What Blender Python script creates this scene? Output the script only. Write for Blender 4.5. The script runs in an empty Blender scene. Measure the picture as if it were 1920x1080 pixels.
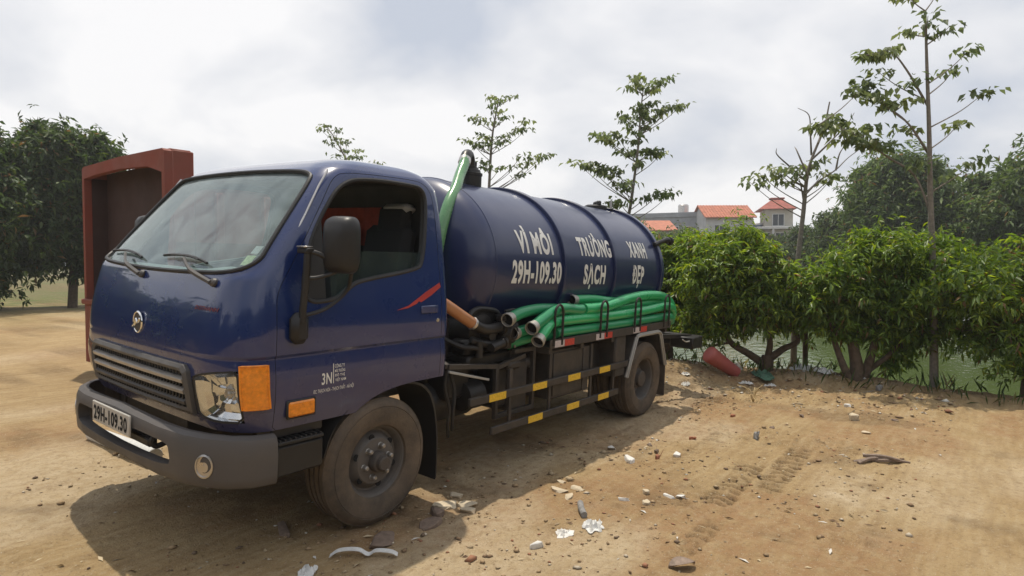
import bpy, bmesh, math, random
import numpy as np
from mathutils import Vector, Matrix

R = math.radians
SC = bpy.context.scene
COL = SC.collection

# ------------------------------------------------------------------ camera
cam_data = bpy.data.cameras.new('camera')
cam = bpy.data.objects.new('camera', cam_data)
COL.objects.link(cam)
cam_data.sensor_width = 36.0
cam_data.lens = 1205.0 / 1920.0 * 36.0
cam_data.clip_start = 0.05
cam_data.clip_end = 2000.0
cam.location = (-2.57, -4.0, 1.586)
cam.rotation_euler = (R(90 - 2.0), 0, R(37.73 - 90))
SC.camera = cam

# ------------------------------------------------------------------ sky and sun
SUN = Vector((0.155, 0.265, 1.0)).normalized()
world = bpy.data.worlds.new('World')
SC.world = world
world.use_nodes = True
wt = world.node_tree
wt.nodes.clear()


def wn(t, **k):
    n = wt.nodes.new(t)
    for a, b in k.items():
        setattr(n, a, b)
    return n


w_out = wn('ShaderNodeOutputWorld')
w_bg = wn('ShaderNodeBackground')
w_sky = wn('ShaderNodeTexSky', sky_type='NISHITA', sun_disc=False)
w_sky.sun_elevation = math.asin(SUN.z)
w_sky.sun_rotation = math.atan2(SUN.x, SUN.y)
w_sky.dust_density = 3.0
w_sky.air_density = 1.2
w_scl = wn('ShaderNodeVectorMath', operation='SCALE')
w_scl.inputs['Scale'].default_value = 0.10
wt.links.new(w_sky.outputs[0], w_scl.inputs[0])
w_tc = wn('ShaderNodeTexCoord')
w_sep = wn('ShaderNodeSeparateXYZ')
wt.links.new(w_tc.outputs['Generated'], w_sep.inputs[0])
w_zc = wn('ShaderNodeMath', operation='MAXIMUM')
w_zc.inputs[1].default_value = 0.0
wt.links.new(w_sep.outputs['Z'], w_zc.inputs[0])
w_za = wn('ShaderNodeMath', operation='ADD')
w_za.inputs[1].default_value = 0.42
wt.links.new(w_zc.outputs[0], w_za.inputs[0])
w_div = wn('ShaderNodeVectorMath', operation='DIVIDE')
w_cmb = wn('ShaderNodeCombineXYZ')
for i in range(3):
    wt.links.new(w_za.outputs[0], w_cmb.inputs[i])
wt.links.new(w_tc.outputs['Generated'], w_div.inputs[0])
wt.links.new(w_cmb.outputs[0], w_div.inputs[1])
w_n1 = wn('ShaderNodeTexNoise')
w_n1.inputs['Scale'].default_value = 1.55
w_n1.inputs['Detail'].default_value = 5.0
w_n1.inputs['Roughness'].default_value = 0.5
w_n1.inputs['Distortion'].default_value = 0.25
w_map = wn('ShaderNodeMapping')
w_map.inputs['Location'].default_value = (3.1, 7.4, 0.0)
wt.links.new(w_div.outputs[0], w_map.inputs[0])
wt.links.new(w_map.outputs[0], w_n1.inputs['Vector'])
w_ramp = wn('ShaderNodeValToRGB')
w_ramp.color_ramp.elements[0].position = 0.40
w_ramp.color_ramp.elements[0].color = (0.60, 0.645, 0.735, 1)
w_ramp.color_ramp.elements[1].position = 0.62
w_ramp.color_ramp.elements[1].color = (1.02, 1.01, 1.01, 1)
e = w_ramp.color_ramp.elements.new(0.50)
e.color = (0.80, 0.815, 0.855, 1)
wt.links.new(w_n1.outputs[0], w_ramp.inputs[0])
w_mix = wn('ShaderNodeMix', data_type='RGBA')
w_mix.inputs['Factor'].default_value = 0.93
wt.links.new(w_scl.outputs[0], w_mix.inputs['A'])
wt.links.new(w_ramp.outputs[0], w_mix.inputs['B'])
wt.links.new(w_mix.outputs['Result'], w_bg.inputs['Color'])
w_bg.inputs['Strength'].default_value = 1.0
wt.links.new(w_bg.outputs[0], w_out.inputs[0])

sun_data = bpy.data.lights.new('sun', 'SUN')
sun_data.energy = 3.4
sun_data.angle = R(0.9)
sun_data.color = (1.0, 0.92, 0.78)
sun = bpy.data.objects.new('sun', sun_data)
COL.objects.link(sun)
sun.rotation_euler = (-SUN).to_track_quat('-Z', 'Y').to_euler()
sun.location = (0, 0, 12)

SC.view_settings.view_transform = 'Standard'
SC.view_settings.look = 'None'
SC.view_settings.exposure = 0.0
SC.view_settings.gamma = 1.0
SC.view_settings.use_curve_mapping = False
SC.render.engine = 'CYCLES'
SC.cycles.use_denoising = True
SC.cycles.max_bounces = 7
SC.cycles.transparent_max_bounces = 12
SC.cycles.caustics_reflective = False
SC.cycles.caustics_refractive = False

# ------------------------------------------------------------------ helpers


def link(o, parent=None):
    COL.objects.link(o)
    if parent is not None:
        o.parent = parent
    return o


def tag(o, label=None, cat=None, group=None, kind=None):
    if label:
        o['label'] = label
    if cat:
        o['category'] = cat
    if group:
        o['group'] = group
    if kind:
        o['kind'] = kind
    return o


def empty(name, loc=(0, 0, 0), parent=None):
    o = bpy.data.objects.new(name, None)
    o.empty_display_size = 0.1
    o.location = loc
    return link(o, parent)


def finish_mesh(me, angle=38):
    me.polygons.foreach_set('use_smooth', [True] * len(me.polygons))
    if angle < 180:
        me.set_sharp_from_angle(angle=R(angle))
    me.update()


class MB:
    def __init__(s):
        s.v = []
        s.f = []
        s.mi = []
        s.m = 0

    def add(s, vs, fs):
        o = len(s.v)
        s.v += [tuple(p) for p in vs]
        s.f += [tuple(i + o for i in f) for f in fs]
        s.mi += [s.m] * len(fs)

    def box(s, c, d, b=0.0, rot=None):
        hx, hy, hz = d[0] / 2, d[1] / 2, d[2] / 2
        c = Vector(c)
        b = min(b, hx * .95, hy * .95, hz * .95)
        if b <= 0:
            vs = [Vector((x * hx, y * hy, z * hz)) for x in (-1, 1) for y in (-1, 1) for z in (-1, 1)]
            fs = [(0, 1, 3, 2), (4, 6, 7, 5), (0, 4, 5, 1), (2, 3, 7, 6), (0, 2, 6, 4), (1, 5, 7, 3)]
        else:
            vs = []
            idx = {}
            for x in (-1, 1):
                for y in (-1, 1):
                    for z in (-1, 1):
                        idx[(x, y, z)] = len(vs)
                        vs.append(Vector((x * hx, y * (hy - b), z * (hz - b))))
                        vs.append(Vector((x * (hx - b), y * hy, z * (hz - b))))
                        vs.append(Vector((x * (hx - b), y * (hy - b), z * hz)))
            fs = []

            def g(x, y, z, k):
                return idx[(x, y, z)] + k
            for sg in (-1, 1):
                fx = [g(sg, -1, -1, 0), g(sg, 1, -1, 0), g(sg, 1, 1, 0), g(sg, -1, 1, 0)]
                fy = [g(-1, sg, -1, 1), g(-1, sg, 1, 1), g(1, sg, 1, 1), g(1, sg, -1, 1)]
                fz = [g(-1, -1, sg, 2), g(1, -1, sg, 2), g(1, 1, sg, 2), g(-1, 1, sg, 2)]
                for q in (fx, fy, fz):
                    fs.append(tuple(q if sg > 0 else q[::-1]))
            for a in (-1, 1):
                for c2 in (-1, 1):
                    q = [g(a, c2, -1, 0), g(a, c2, -1, 1), g(a, c2, 1, 1), g(a, c2, 1, 0)]
                    fs.append(tuple(q if a * c2 > 0 else q[::-1]))
                    q = [g(a, -1, c2, 0), g(a, 1, c2, 0), g(a, 1, c2, 2), g(a, -1, c2, 2)]
                    fs.append(tuple(q if a * c2 > 0 else q[::-1]))
                    q = [g(-1, a, c2, 1), g(-1, a, c2, 2), g(1, a, c2, 2), g(1, a, c2, 1)]
                    fs.append(tuple(q if a * c2 > 0 else q[::-1]))
            for x in (-1, 1):
                for y in (-1, 1):
                    for z in (-1, 1):
                        q = [g(x, y, z, 0), g(x, y, z, 1), g(x, y, z, 2)]
                        fs.append(tuple(q if x * y * z > 0 else q[::-1]))
        if rot is not None:
            vs = [rot @ p for p in vs]
        s.add([p + c for p in vs], fs)

    def bar(s, p0, p1, w, h, b=0.004, up=(0, 0, 1)):
        p0, p1 = Vector(p0), Vector(p1)
        d = p1 - p0
        L = d.length
        x = d.normalized()
        u = Vector(up)
        if abs(x.dot(u)) > .98:
            u = Vector((0, 1, 0))
        y = u.cross(x).normalized()
        z = x.cross(y)
        s.box((p0 + p1) / 2, (L, w, h), b, Matrix((x, y, z)).transposed())

    def tube(s, pts, r, n=10, cap=True, closed=False):
        pts = [Vector(p) for p in pts]
        m = len(pts)
        rs = list(r) if hasattr(r, '__len__') else [r] * m
        rings = []
        prev = None
        for i, p in enumerate(pts):
            if closed:
                t = (pts[(i + 1) % m] - pts[i - 1]).normalized()
            elif i == 0:
                t = (pts[1] - pts[0]).normalized()
            elif i == m - 1:
                t = (pts[-1] - pts[-2]).normalized()
            else:
                t = (pts[i + 1] - pts[i - 1]).normalized()
            if prev is None:
                a = Vector((0, 0, 1)) if abs(t.z) < .9 else Vector((1, 0, 0))
                u = (a - t * a.dot(t)).normalized()
            else:
                u = (prev - t * prev.dot(t)).normalized()
            prev = u
            w = t.cross(u)
            rings.append([p + (u * math.cos(k * 2 * math.pi / n) + w * math.sin(k * 2 * math.pi / n)) * rs[i] for k in range(n)])
        vs = [q for g in rings for q in g]
        fs = []
        for i in range(m if closed else m - 1):
            j = (i + 1) % m
            for k in range(n):
                fs.append((i * n + k, i * n + (k + 1) % n, j * n + (k + 1) % n, j * n + k))
        if cap and not closed:
            fs.append(tuple(range(n))[::-1])
            fs.append(tuple((m - 1) * n + k for k in range(n)))
        s.add(vs, fs)

    def cyl(s, p0, p1, r0, r1=None, n=20, cap=True):
        s.tube([p0, p1], [r0, r0 if r1 is None else r1], n, cap)

    def lathe(s, prof, o, ax, n=48, cap0=True, cap1=True):
        """prof: (radius, height along ax)"""
        o = Vector(o)
        ax = Vector(ax).normalized()
        a = Vector((0, 0, 1)) if abs(ax.z) < .9 else Vector((1, 0, 0))
        u = (a - ax * a.dot(ax)).normalized()
        w = ax.cross(u)
        vs = []
        for r, h in prof:
            for k in range(n):
                t = k * 2 * math.pi / n
                vs.append(o + ax * h + (u * math.cos(t) + w * math.sin(t)) * r)
        fs = []
        m = len(prof)
        for i in range(m - 1):
            for k in range(n):
                fs.append((i * n + k, i * n + (k + 1) % n, (i + 1) * n + (k + 1) % n, (i + 1) * n + k))
        if cap0:
            fs.append(tuple(range(n))[::-1])
        if cap1:
            fs.append(tuple((m - 1) * n + k for k in range(n)))
        s.add(vs, fs)

    def prism(s, A, B):
        """two matching rings of 3D points"""
        n = len(A)
        vs = list(A) + list(B)
        fs = [tuple(range(n))[::-1], tuple(range(n, 2 * n))]
        for k in range(n):
            fs.append((k, (k + 1) % n, n + (k + 1) % n, n + k))
        s.add(vs, fs)

    def grid(s, P, flip=False):
        """P[i][j] 3D points"""
        ni, nj = len(P), len(P[0])
        vs = [p for row in P for p in row]
        fs = []
        for i in range(ni - 1):
            for j in range(nj - 1):
                q = (i * nj + j, i * nj + j + 1, (i + 1) * nj + j + 1, (i + 1) * nj + j)
                fs.append(q[::-1] if flip else q)
        s.add(vs, fs)

    def slab(s, P, off):
        """closed thick patch: grid P and P+off"""
        ni, nj = len(P), len(P[0])
        off = Vector(off)
        o = len(s.v)
        top = [Vector(p) for row in P for p in row]
        bot = [p + off for p in top]
        N = ni * nj
        fs = []
        for i in range(ni - 1):
            for j in range(nj - 1):
                q = (i * nj + j, i * nj + j + 1, (i + 1) * nj + j + 1, (i + 1) * nj + j)
                fs.append(q)
                fs.append(tuple(k + N for k in q[::-1]))
        ed = [(0, j) for j in range(nj)] + [(i, nj - 1) for i in range(1, ni)] + \
             [(ni - 1, j) for j in range(nj - 2, -1, -1)] + [(i, 0) for i in range(ni - 2, 0, -1)]
        ed = [a * nj + b for a, b in ed]
        for k in range(len(ed)):
            a, b = ed[k], ed[(k + 1) % len(ed)]
            fs.append((b, a, a + N, b + N))
        s.add(top + bot, fs)

    def mesh(s, name, mats, angle=38, fix=True):
        me = bpy.data.meshes.new(name)
        me.from_pydata([tuple(p) for p in s.v], [], s.f)
        for m in (mats if isinstance(mats, (list, tuple)) else [mats]):
            me.materials.append(m)
        if max(s.mi, default=0) > 0:
            me.polygons.foreach_set('material_index', s.mi)
        if fix:
            bm = bmesh.new()
            bm.from_mesh(me)
            bmesh.ops.recalc_face_normals(bm, faces=bm.faces)
            bm.to_mesh(me)
            bm.free()
        finish_mesh(me, angle)
        return me

    def build(s, name, mats, parent=None, angle=38, fix=True):
        return link(bpy.data.objects.new(name, s.mesh(name, mats, angle, fix)), parent)


def spline(pts, n=8):
    """Catmull-Rom through points"""
    P = [Vector(p) for p in pts]
    P = [P[0] * 2 - P[1]] + P + [P[-1] * 2 - P[-2]]
    out = []
    for i in range(1, len(P) - 2):
        for k in range(n):
            t = k / n
            a, b, c, d = P[i - 1], P[i], P[i + 1], P[i + 2]
            out.append(.5 * (2 * b + (c - a) * t + (2 * a - 5 * b + 4 * c - d) * t * t + (3 * b - a - 3 * c + d) * t ** 3))
    out.append(P[-2])
    return out


def chaikin(poly, it=2, w=.25):
    for _ in range(it):
        o = []
        for i in range(len(poly)):
            a, b = poly[i], poly[(i + 1) % len(poly)]
            o.append(tuple(a[k] * (1 - w) + b[k] * w for k in range(len(a))))
            o.append(tuple(a[k] * w + b[k] * (1 - w) for k in range(len(a))))
        poly = o
    return poly


def arr_mesh(name, V, F, mat, parent=None, attr=None, smooth=False):
    """fast mesh from numpy arrays, F uniform polygon size"""
    V = np.asarray(V, np.float32)
    F = np.asarray(F, np.int32)
    me = bpy.data.meshes.new(name)
    me.vertices.add(len(V))
    me.vertices.foreach_set('co', V.ravel())
    k = F.shape[1]
    me.loops.add(F.size)
    me.loops.foreach_set('vertex_index', F.ravel())
    me.polygons.add(len(F))
    me.polygons.foreach_set('loop_start', np.arange(len(F), dtype=np.int32) * k)
    me.polygons.foreach_set('loop_total', np.full(len(F), k, np.int32))
    me.update(calc_edges=True)
    me.validate()
    if smooth:
        me.polygons.foreach_set('use_smooth', np.ones(len(F), bool))
    if attr is not None:
        a = me.color_attributes.new('col', 'FLOAT_COLOR', 'POINT')
        c = np.ones((len(V), 4), np.float32)
        c[:, :attr.shape[1]] = attr
        a.data.foreach_set('color', c.ravel())
    me.materials.append(mat)
    return link(bpy.data.objects.new(name, me), parent)


# ------------------------------------------------------------------ materials
MATS = {}


def mat(name, col, rough=.5, metal=0.0, coat=0.0, coat_rough=.08, dust=0.0, dust_col=(.22, .17, .12), dust_scale=6.0,
        bump=0.0, bump_scale=60.0, vary=0.0, spec=.5, trans=0.0, alpha=1.0, ior=1.45, rvary=0.0, sub=0.0):
    m = bpy.data.materials.new(name)
    m.use_nodes = True
    nt = m.node_tree
    b = nt.nodes['Principled BSDF']
    b.inputs['Base Color'].default_value = (*col, 1)
    b.inputs['Roughness'].default_value = rough
    b.inputs['Metallic'].default_value = metal
    b.inputs['Coat Weight'].default_value = coat
    b.inputs['Coat Roughness'].default_value = coat_rough
    b.inputs['Specular IOR Level'].default_value = spec
    b.inputs['Transmission Weight'].default_value = trans
    b.inputs['Alpha'].default_value = alpha
    b.inputs['IOR'].default_value = ior
    if sub:
        b.inputs['Subsurface Weight'].default_value = sub
        b.inputs['Subsurface Radius'].default_value = (.02, .02, .02)
    tc = nt.nodes.new('ShaderNodeTexCoord')

    def noise(scale, detail=5, rough_=.6):
        n = nt.nodes.new('ShaderNodeTexNoise')
        n.inputs['Scale'].default_value = scale
        n.inputs['Detail'].default_value = detail
        n.inputs['Roughness'].default_value = rough_
        nt.links.new(tc.outputs['Object'], n.inputs['Vector'])
        return n.outputs[0]

    def mrange(src, a, b2, c, d):
        n = nt.nodes.new('ShaderNodeMapRange')
        for k, v in zip(('From Min', 'From Max', 'To Min', 'To Max'), (a, b2, c, d)):
            n.inputs[k].default_value = v
        nt.links.new(src, n.inputs['Value'])
        return n.outputs[0]
    cur = None
    if vary:
        mx = nt.nodes.new('ShaderNodeMix')
        mx.data_type = 'RGBA'
        mx.inputs['A'].default_value = (*[c * (1 - vary) for c in col], 1)
        mx.inputs['B'].default_value = (*[min(1, c * (1 + vary)) for c in col], 1)
        nt.links.new(mrange(noise(dust_scale * 1.7), .3, .7, 0, 1), mx.inputs['Factor'])
        cur = mx.outputs['Result']
    if dust:
        mx = nt.nodes.new('ShaderNodeMix')
        mx.data_type = 'RGBA'
        if cur is None:
            mx.inputs['A'].default_value = (*col, 1)
        else:
            nt.links.new(cur, mx.inputs['A'])
        mx.inputs['B'].default_value = (*dust_col, 1)
        f = mrange(noise(dust_scale, 8, .68), .34, .72, dust * .25, dust)
        nt.links.new(f, mx.inputs['Factor'])
        cur = mx.outputs['Result']
        rr = mrange(noise(dust_scale * 1.3, 6), .3, .75, rough * .85, min(1, rough + dust * .8))
        nt.links.new(rr, b.inputs['Roughness'])
    if cur is not None:
        nt.links.new(cur, b.inputs['Base Color'])
    if bump:
        bp = nt.nodes.new('ShaderNodeBump')
        bp.inputs['Strength'].default_value = bump
        bp.inputs['Distance'].default_value = .01
        nt.links.new(noise(bump_scale, 4), bp.inputs['Height'])
        nt.links.new(bp.outputs[0], b.inputs['Normal'])
    MATS[name] = m
    return m


def glass_mat(name, tint, film, film_col, rough=.02):
    """thin pane: tinted see-through, mirror reflection by Fresnel, and a film of dust"""
    m = bpy.data.materials.new(name)
    m.use_nodes = True
    nt = m.node_tree
    nt.nodes.clear()
    N = nt.nodes.new
    out = N('ShaderNodeOutputMaterial')
    tr = N('ShaderNodeBsdfTransparent')
    tr.inputs[0].default_value = (*tint, 1)
    gl = N('ShaderNodeBsdfGlossy')
    gl.inputs['Roughness'].default_value = rough
    # Schlick reflectance, the same on both faces of the pane
    ge = N('ShaderNodeNewGeometry')
    dt = N('ShaderNodeVectorMath')
    dt.operation = 'DOT_PRODUCT'
    nt.links.new(ge.outputs['Normal'], dt.inputs[0])
    nt.links.new(ge.outputs['Incoming'], dt.inputs[1])

    def mth(op, a_, b_=None, c_=None):
        n_ = N('ShaderNodeMath')
        n_.operation = op
        for i_, v_ in enumerate((a_, b_, c_)):
            if v_ is None:
                continue
            if isinstance(v_, (int, float)):
                n_.inputs[i_].default_value = v_
            else:
                nt.links.new(v_, n_.inputs[i_])
        return n_.outputs[0]
    om = mth('SUBTRACT', 1.0, mth('ABSOLUTE', dt.outputs['Value']))
    mul = mth('MULTIPLY_ADD', mth('POWER', om, 5.0), .957, .043)
    mx = N('ShaderNodeMixShader')
    nt.links.new(mul, mx.inputs[0])
    nt.links.new(tr.outputs[0], mx.inputs[1])
    nt.links.new(gl.outputs[0], mx.inputs[2])
    df = N('ShaderNodeBsdfDiffuse')
    df.inputs[0].default_value = (*film_col, 1)
    tc = N('ShaderNodeTexCoord')
    no = N('ShaderNodeTexNoise')
    no.inputs['Scale'].default_value = 4.0
    no.inputs['Distortion'].default_value = 1.2
    no.inputs['Detail'].default_value = 6
    nt.links.new(tc.outputs['Object'], no.inputs['Vector'])
    mr = N('ShaderNodeMapRange')
    mr.inputs['From Min'].default_value = .3
    mr.inputs['From Max'].default_value = .7
    mr.inputs['To Min'].default_value = film * .45
    mr.inputs['To Max'].default_value = film * 1.6
    nt.links.new(no.outputs[0], mr.inputs['Value'])
    mx2 = N('ShaderNodeMixShader')
    nt.links.new(mr.outputs[0], mx2.inputs[0])
    nt.links.new(mx.outputs[0], mx2.inputs[1])
    nt.links.new(df.outputs[0], mx2.inputs[2])
    nt.links.new(mx2.outputs[0], out.inputs[0])
    return m


def leaf_mat(name, trans=.35, rough=.45):
    m = bpy.data.materials.new(name)
    m.use_nodes = True
    nt = m.node_tree
    b = nt.nodes['Principled BSDF']
    out = nt.nodes['Material Output']
    at = nt.nodes.new('ShaderNodeAttribute')
    at.attribute_name = 'col'
    nt.links.new(at.outputs['Color'], b.inputs['Base Color'])
    b.inputs['Roughness'].default_value = rough
    t = nt.nodes.new('ShaderNodeBsdfTranslucent')
    hs = nt.nodes.new('ShaderNodeHueSaturation')
    hs.inputs['Hue'].default_value = .485
    hs.inputs['Saturation'].default_value = 1.15
    hs.inputs['Value'].default_value = 1.5
    nt.links.new(at.outputs['Color'], hs.inputs['Color'])
    nt.links.new(hs.outputs[0], t.inputs[0])
    mx = nt.nodes.new('ShaderNodeMixShader')
    mx.inputs[0].default_value = trans
    nt.links.new(b.outputs[0], mx.inputs[1])
    nt.links.new(t.outputs[0], mx.inputs[2])
    nt.links.new(mx.outputs[0], out.inputs[0])
    return m


M_cab = mat('cab_paint', (.0060, .0225, .118), rough=.28, coat=1.0, coat_rough=.03, dust=.06, dust_col=(.075, .085, .105), dust_scale=2.2)
# road dust lying on the lower panels of the cab
_nt = M_cab.node_tree
_b = _nt.nodes['Principled BSDF']
_src = _b.inputs['Base Color'].links[0].from_socket
_tc = _nt.nodes.new('ShaderNodeTexCoord')
_sp = _nt.nodes.new('ShaderNodeSeparateXYZ')
_nt.links.new(_tc.outputs['Object'], _sp.inputs[0])
_no = _nt.nodes.new('ShaderNodeTexNoise')
_no.inputs['Scale'].default_value = 9.0
_no.inputs['Detail'].default_value = 8.0
_no.inputs['Roughness'].default_value = .7
_nt.links.new(_tc.outputs['Object'], _no.inputs['Vector'])
_ad = _nt.nodes.new('ShaderNodeMath')
_ad.operation = 'MULTIPLY_ADD'
_ad.inputs[1].default_value = .55
_nt.links.new(_no.outputs[0], _ad.inputs[0])
_nt.links.new(_sp.outputs['Z'], _ad.inputs[2])
_mr = _nt.nodes.new('ShaderNodeMapRange')
for _k, _v in zip(('From Min', 'From Max', 'To Min', 'To Max'), (1.02, 1.48, .30, .0)):
    _mr.inputs[_k].default_value = _v
_nt.links.new(_ad.outputs[0], _mr.inputs['Value'])
_mx = _nt.nodes.new('ShaderNodeMix')
_mx.data_type = 'RGBA'
_nt.links.new(_mr.outputs[0], _mx.inputs['Factor'])
_nt.links.new(_src, _mx.inputs['A'])
_mx.inputs['B'].default_value = (.17, .13, .105, 1)
_nt.links.new(_mx.outputs['Result'], _b.inputs['Base Color'])
_cw = _nt.nodes.new('ShaderNodeMapRange')
for _k, _v in zip(('From Min', 'From Max', 'To Min', 'To Max'), (0.0, .30, 1.0, .35)):
    _cw.inputs[_k].default_value = _v
_nt.links.new(_mr.outputs[0], _cw.inputs['Value'])
_nt.links.new(_cw.outputs[0], _b.inputs['Coat Weight'])
M_tank = mat('tank_paint', (.011, .021, .082), rough=.36, coat=.55, coat_rough=.16, dust=.12, dust_col=(.10, .10, .12), dust_scale=1.8, bump=.03, bump_scale=9)
M_black = mat('black_metal', (.012, .012, .013), rough=.45, dust=.16, dust_col=(.11, .085, .065), dust_scale=7, bump=.1)
M_steel = mat('dusty_steel', (.032, .030, .029), rough=.55, dust=.32, dust_col=(.16, .12, .085), dust_scale=6, bump=.12)
M_plastic = mat('grey_plastic', (.085, .080, .078), rough=.55, dust=.28, dust_col=(.15, .12, .10), dust_scale=4, bump=.06, bump_scale=250)
M_blackplastic = mat('black_plastic', (.014, .014, .015), rough=.42, dust=.18, dust_col=(.09, .08, .07), dust_scale=5)
M_grille = mat('grille_plastic', (.075, .073, .072), rough=.42, dust=.3, dust_col=(.17, .14, .115), dust_scale=8)
M_slat = mat('slat_silver', (.50, .47, .43), rough=.30, metal=.5, dust=.3, dust_col=(.2, .16, .12), dust_scale=9)
M_rubber = mat('tyre_rubber', (.034, .031, .029), rough=.8, dust=.72, dust_col=(.21, .155, .105), dust_scale=5, bump=.25, bump_scale=90)
M_rim = mat('rim_steel', (.10, .097, .095), rough=.5, dust=.5, dust_col=(.15, .115, .085), dust_scale=9, bump=.12)
M_hub = mat('hub_iron', (.055, .052, .050), rough=.6, dust=.45, dust_col=(.14, .10, .07), dust_scale=12, bump=.2)
M_nut = mat('lug_steel', (.42, .40, .37), rough=.42, metal=.8, dust=.25)
M_chrome = mat('chrome', (.80, .80, .80), rough=.08, metal=1.0)
M_dullchrome = mat('dull_chrome', (.62, .60, .58), rough=.25, metal=.9, dust=.25)
M_int = mat('cabin_plastic', (.050, .050, .052), rough=.65, dust=.2, dust_col=(.08, .075, .07))
M_dash = mat('dash_plastic', (.26, .27, .26), rough=.6, dust=.3, dust_col=(.25, .24, .22))
M_seat = mat('seat_cloth', (.022, .021, .022), rough=.9, bump=.3, bump_scale=200)
M_cover = mat('seat_cover_cloth', (.45, .45, .46), rough=.9)
M_windsh = glass_mat('windshield_glass', (.88, .965, .955), .13, (.55, .64, .65))
M_glass = glass_mat('side_glass', (.84, .93, .91), .03, (.36, .44, .42))
M_lens = glass_mat('lamp_lens', (.92, .93, .93), .06, (.6, .6, .58))
M_amber = mat('amber_lens', (.85, .26, .015), rough=.18, coat=.6, vary=.25, dust_scale=25, bump=.35, bump_scale=70)
M_white = mat('white_vinyl', (.74, .74, .72), rough=.5, dust=.10, dust_col=(.3, .28, .25))
M_red = mat('red_vinyl', (.42, .035, .030), rough=.4, dust=.12)
M_reddull = mat('dark_red_vinyl', (.17, .018, .022), rough=.4)
M_yellow = mat('yellow_reflector', (.72, .46, .035), rough=.38, vary=.2, dust_scale=40, bump=.1, bump_scale=300)
M_whiterefl = mat('white_reflector', (.52, .46, .46), rough=.4, vary=.15, dust_scale=40)
M_redrefl = mat('red_reflector', (.50, .055, .04), rough=.38, vary=.2, dust_scale=40)
M_galv = mat('fender_edge_paint', (.42, .42, .40), rough=.5, dust=.45, dust_col=(.2, .16, .12), dust_scale=10)
M_hose = mat('green_pvc', (.018, .40, .135), rough=.28, coat=.35, coat_rough=.15, dust=.16, dust_col=(.13, .20, .13), dust_scale=7, bump=.05, bump_scale=40)
M_hose2 = mat('green_pvc_dull', (.010, .26, .10), rough=.34, coat=.2, dust=.16, dust_col=(.10, .15, .11), dust_scale=7, bump=.05, bump_scale=40)
M_hose3 = mat('pale_green_pvc', (.09, .26, .10), rough=.22, coat=.4, dust=.2, dust_col=(.3, .4, .28), dust_scale=9)
M_orange = mat('orange_pvc', (.40, .15, .045), rough=.3, coat=.3, dust=.3, dust_col=(.45, .34, .24), dust_scale=9)
M_coup = mat('coupling_metal', (.48, .46, .42), rough=.38, metal=.6, dust=.35, dust_col=(.26, .21, .16), dust_scale=18, bump=.2)
M_dark = mat('dark_void', (.008, .008, .009), rough=.9)  # near black for shade painted in holes; also inks the plate number
M_sticker = mat('inspection_sticker', (.50, .52, .26), rough=.6, vary=.35, dust_scale=40)
M_redcloth = mat('red_cloth', (.46, .085, .055), rough=.9, vary=.2, dust_scale=9, bump=.3, bump_scale=30)
M_plate = mat('plate_white', (.52, .50, .46), rough=.5, dust=.3, dust_col=(.3, .26, .2))

# ------------------------------------------------------------------ the truck (local frame: x to the rear, near side -y, z up)
TILT = R(2.8)
truck = empty('septic_truck', (0, -.9, 0))
truck.rotation_euler = (TILT, 0, 0)
tag(truck, 'dark blue septic tanker truck with green hoses along its side', 'truck')
OFF = Vector((0, .9, 0))          # local (x, y, z) are measured from the truck's centre line


class TB(MB):
    """mesh builder in truck coordinates"""

    def build(s, name, mats, parent=None, angle=38, fix=True):
        o = MB.build(s, name, mats, parent or truck, angle, fix)
        if parent is None or parent == truck:
            o.location = OFF
        return o


# ---- cab form:   z, xf, bow, w, rx, ry, xb, rb
CABS = np.array([
    (.73, -.925, .03, .955, .25, .34, .565, .04),
    (.80, -.955, .03, .968, .26, .34, .570, .05),
    (.90, -.975, .03, .980, .26, .35, .572, .06),
    (1.00, -.985, .03, .984, .26, .35, .574, .06),
    (1.085, -.985, .03, .976, .26, .35, .575, .06),
    (1.112, -.983, .03, .973, .26, .35, .575, .06),
    (1.128, -.982, .03, .984, .26, .35, .576, .06),
    (1.22, -.972, .03, .985, .25, .34, .577, .06),
    (1.34, -.950, .03, .978, .24, .32, .577, .06),
    (1.45, -.920, .03, .964, .22, .28, .577, .06),
    (1.52, -.895, .03, .954, .21, .24, .577, .06),
    (1.60, -.830, .03, .943, .20, .22, .576, .06),
    (1.80, -.662, .03, .917, .18, .20, .574, .07),
    (2.00, -.492, .03, .890, .17, .19, .568, .09),
    (2.09, -.412, .03, .874, .17, .19, .560, .11),
    (2.135, -.362, .03, .857, .17, .20, .545, .14),
    (2.17, -.305, .03, .828, .18, .21, .520, .16),
    (2.20, -.235, .03, .780, .18, .22, .480, .18),
    (2.222, -.155, .03, .70, .18, .22, .42, .18),
    (2.238, -.055, .02, .56, .16, .20, .33, .16),
    (2.247, .045, .0, .34, .08, .14, .22, .08)])


def cab_par(z):
    zz = CABS[:, 0]
    z = min(max(z, zz[0]), zz[-1])
    i = min(max(int(np.searchsorted(zz, z)) - 1, 0), len(zz) - 2)
    h = zz[i + 1] - zz[i]
    t = (z - zz[i]) / h
    out = []
    for k in range(1, 8):
        p = CABS[:, k]

        def slope(j):
            if j == 0:
                return (p[1] - p[0]) / (zz[1] - zz[0])
            if j == len(zz) - 1:
                return (p[-1] - p[-2]) / (zz[-1] - zz[-2])
            a = (p[j] - p[j - 1]) / (zz[j] - zz[j - 1])
            b = (p[j + 1] - p[j]) / (zz[j + 1] - zz[j])
            return 0 if a * b <= 0 else 2 * a * b / (a + b)
        m0, m1 = slope(i) * h, slope(i + 1) * h
        out.append((2 * t ** 3 - 3 * t * t + 1) * p[i] + (t ** 3 - 2 * t * t + t) * m0 + (-2 * t ** 3 + 3 * t * t) * p[i + 1] + (t ** 3 - t * t) * m1)
    return out


SE = 2.25


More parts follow.
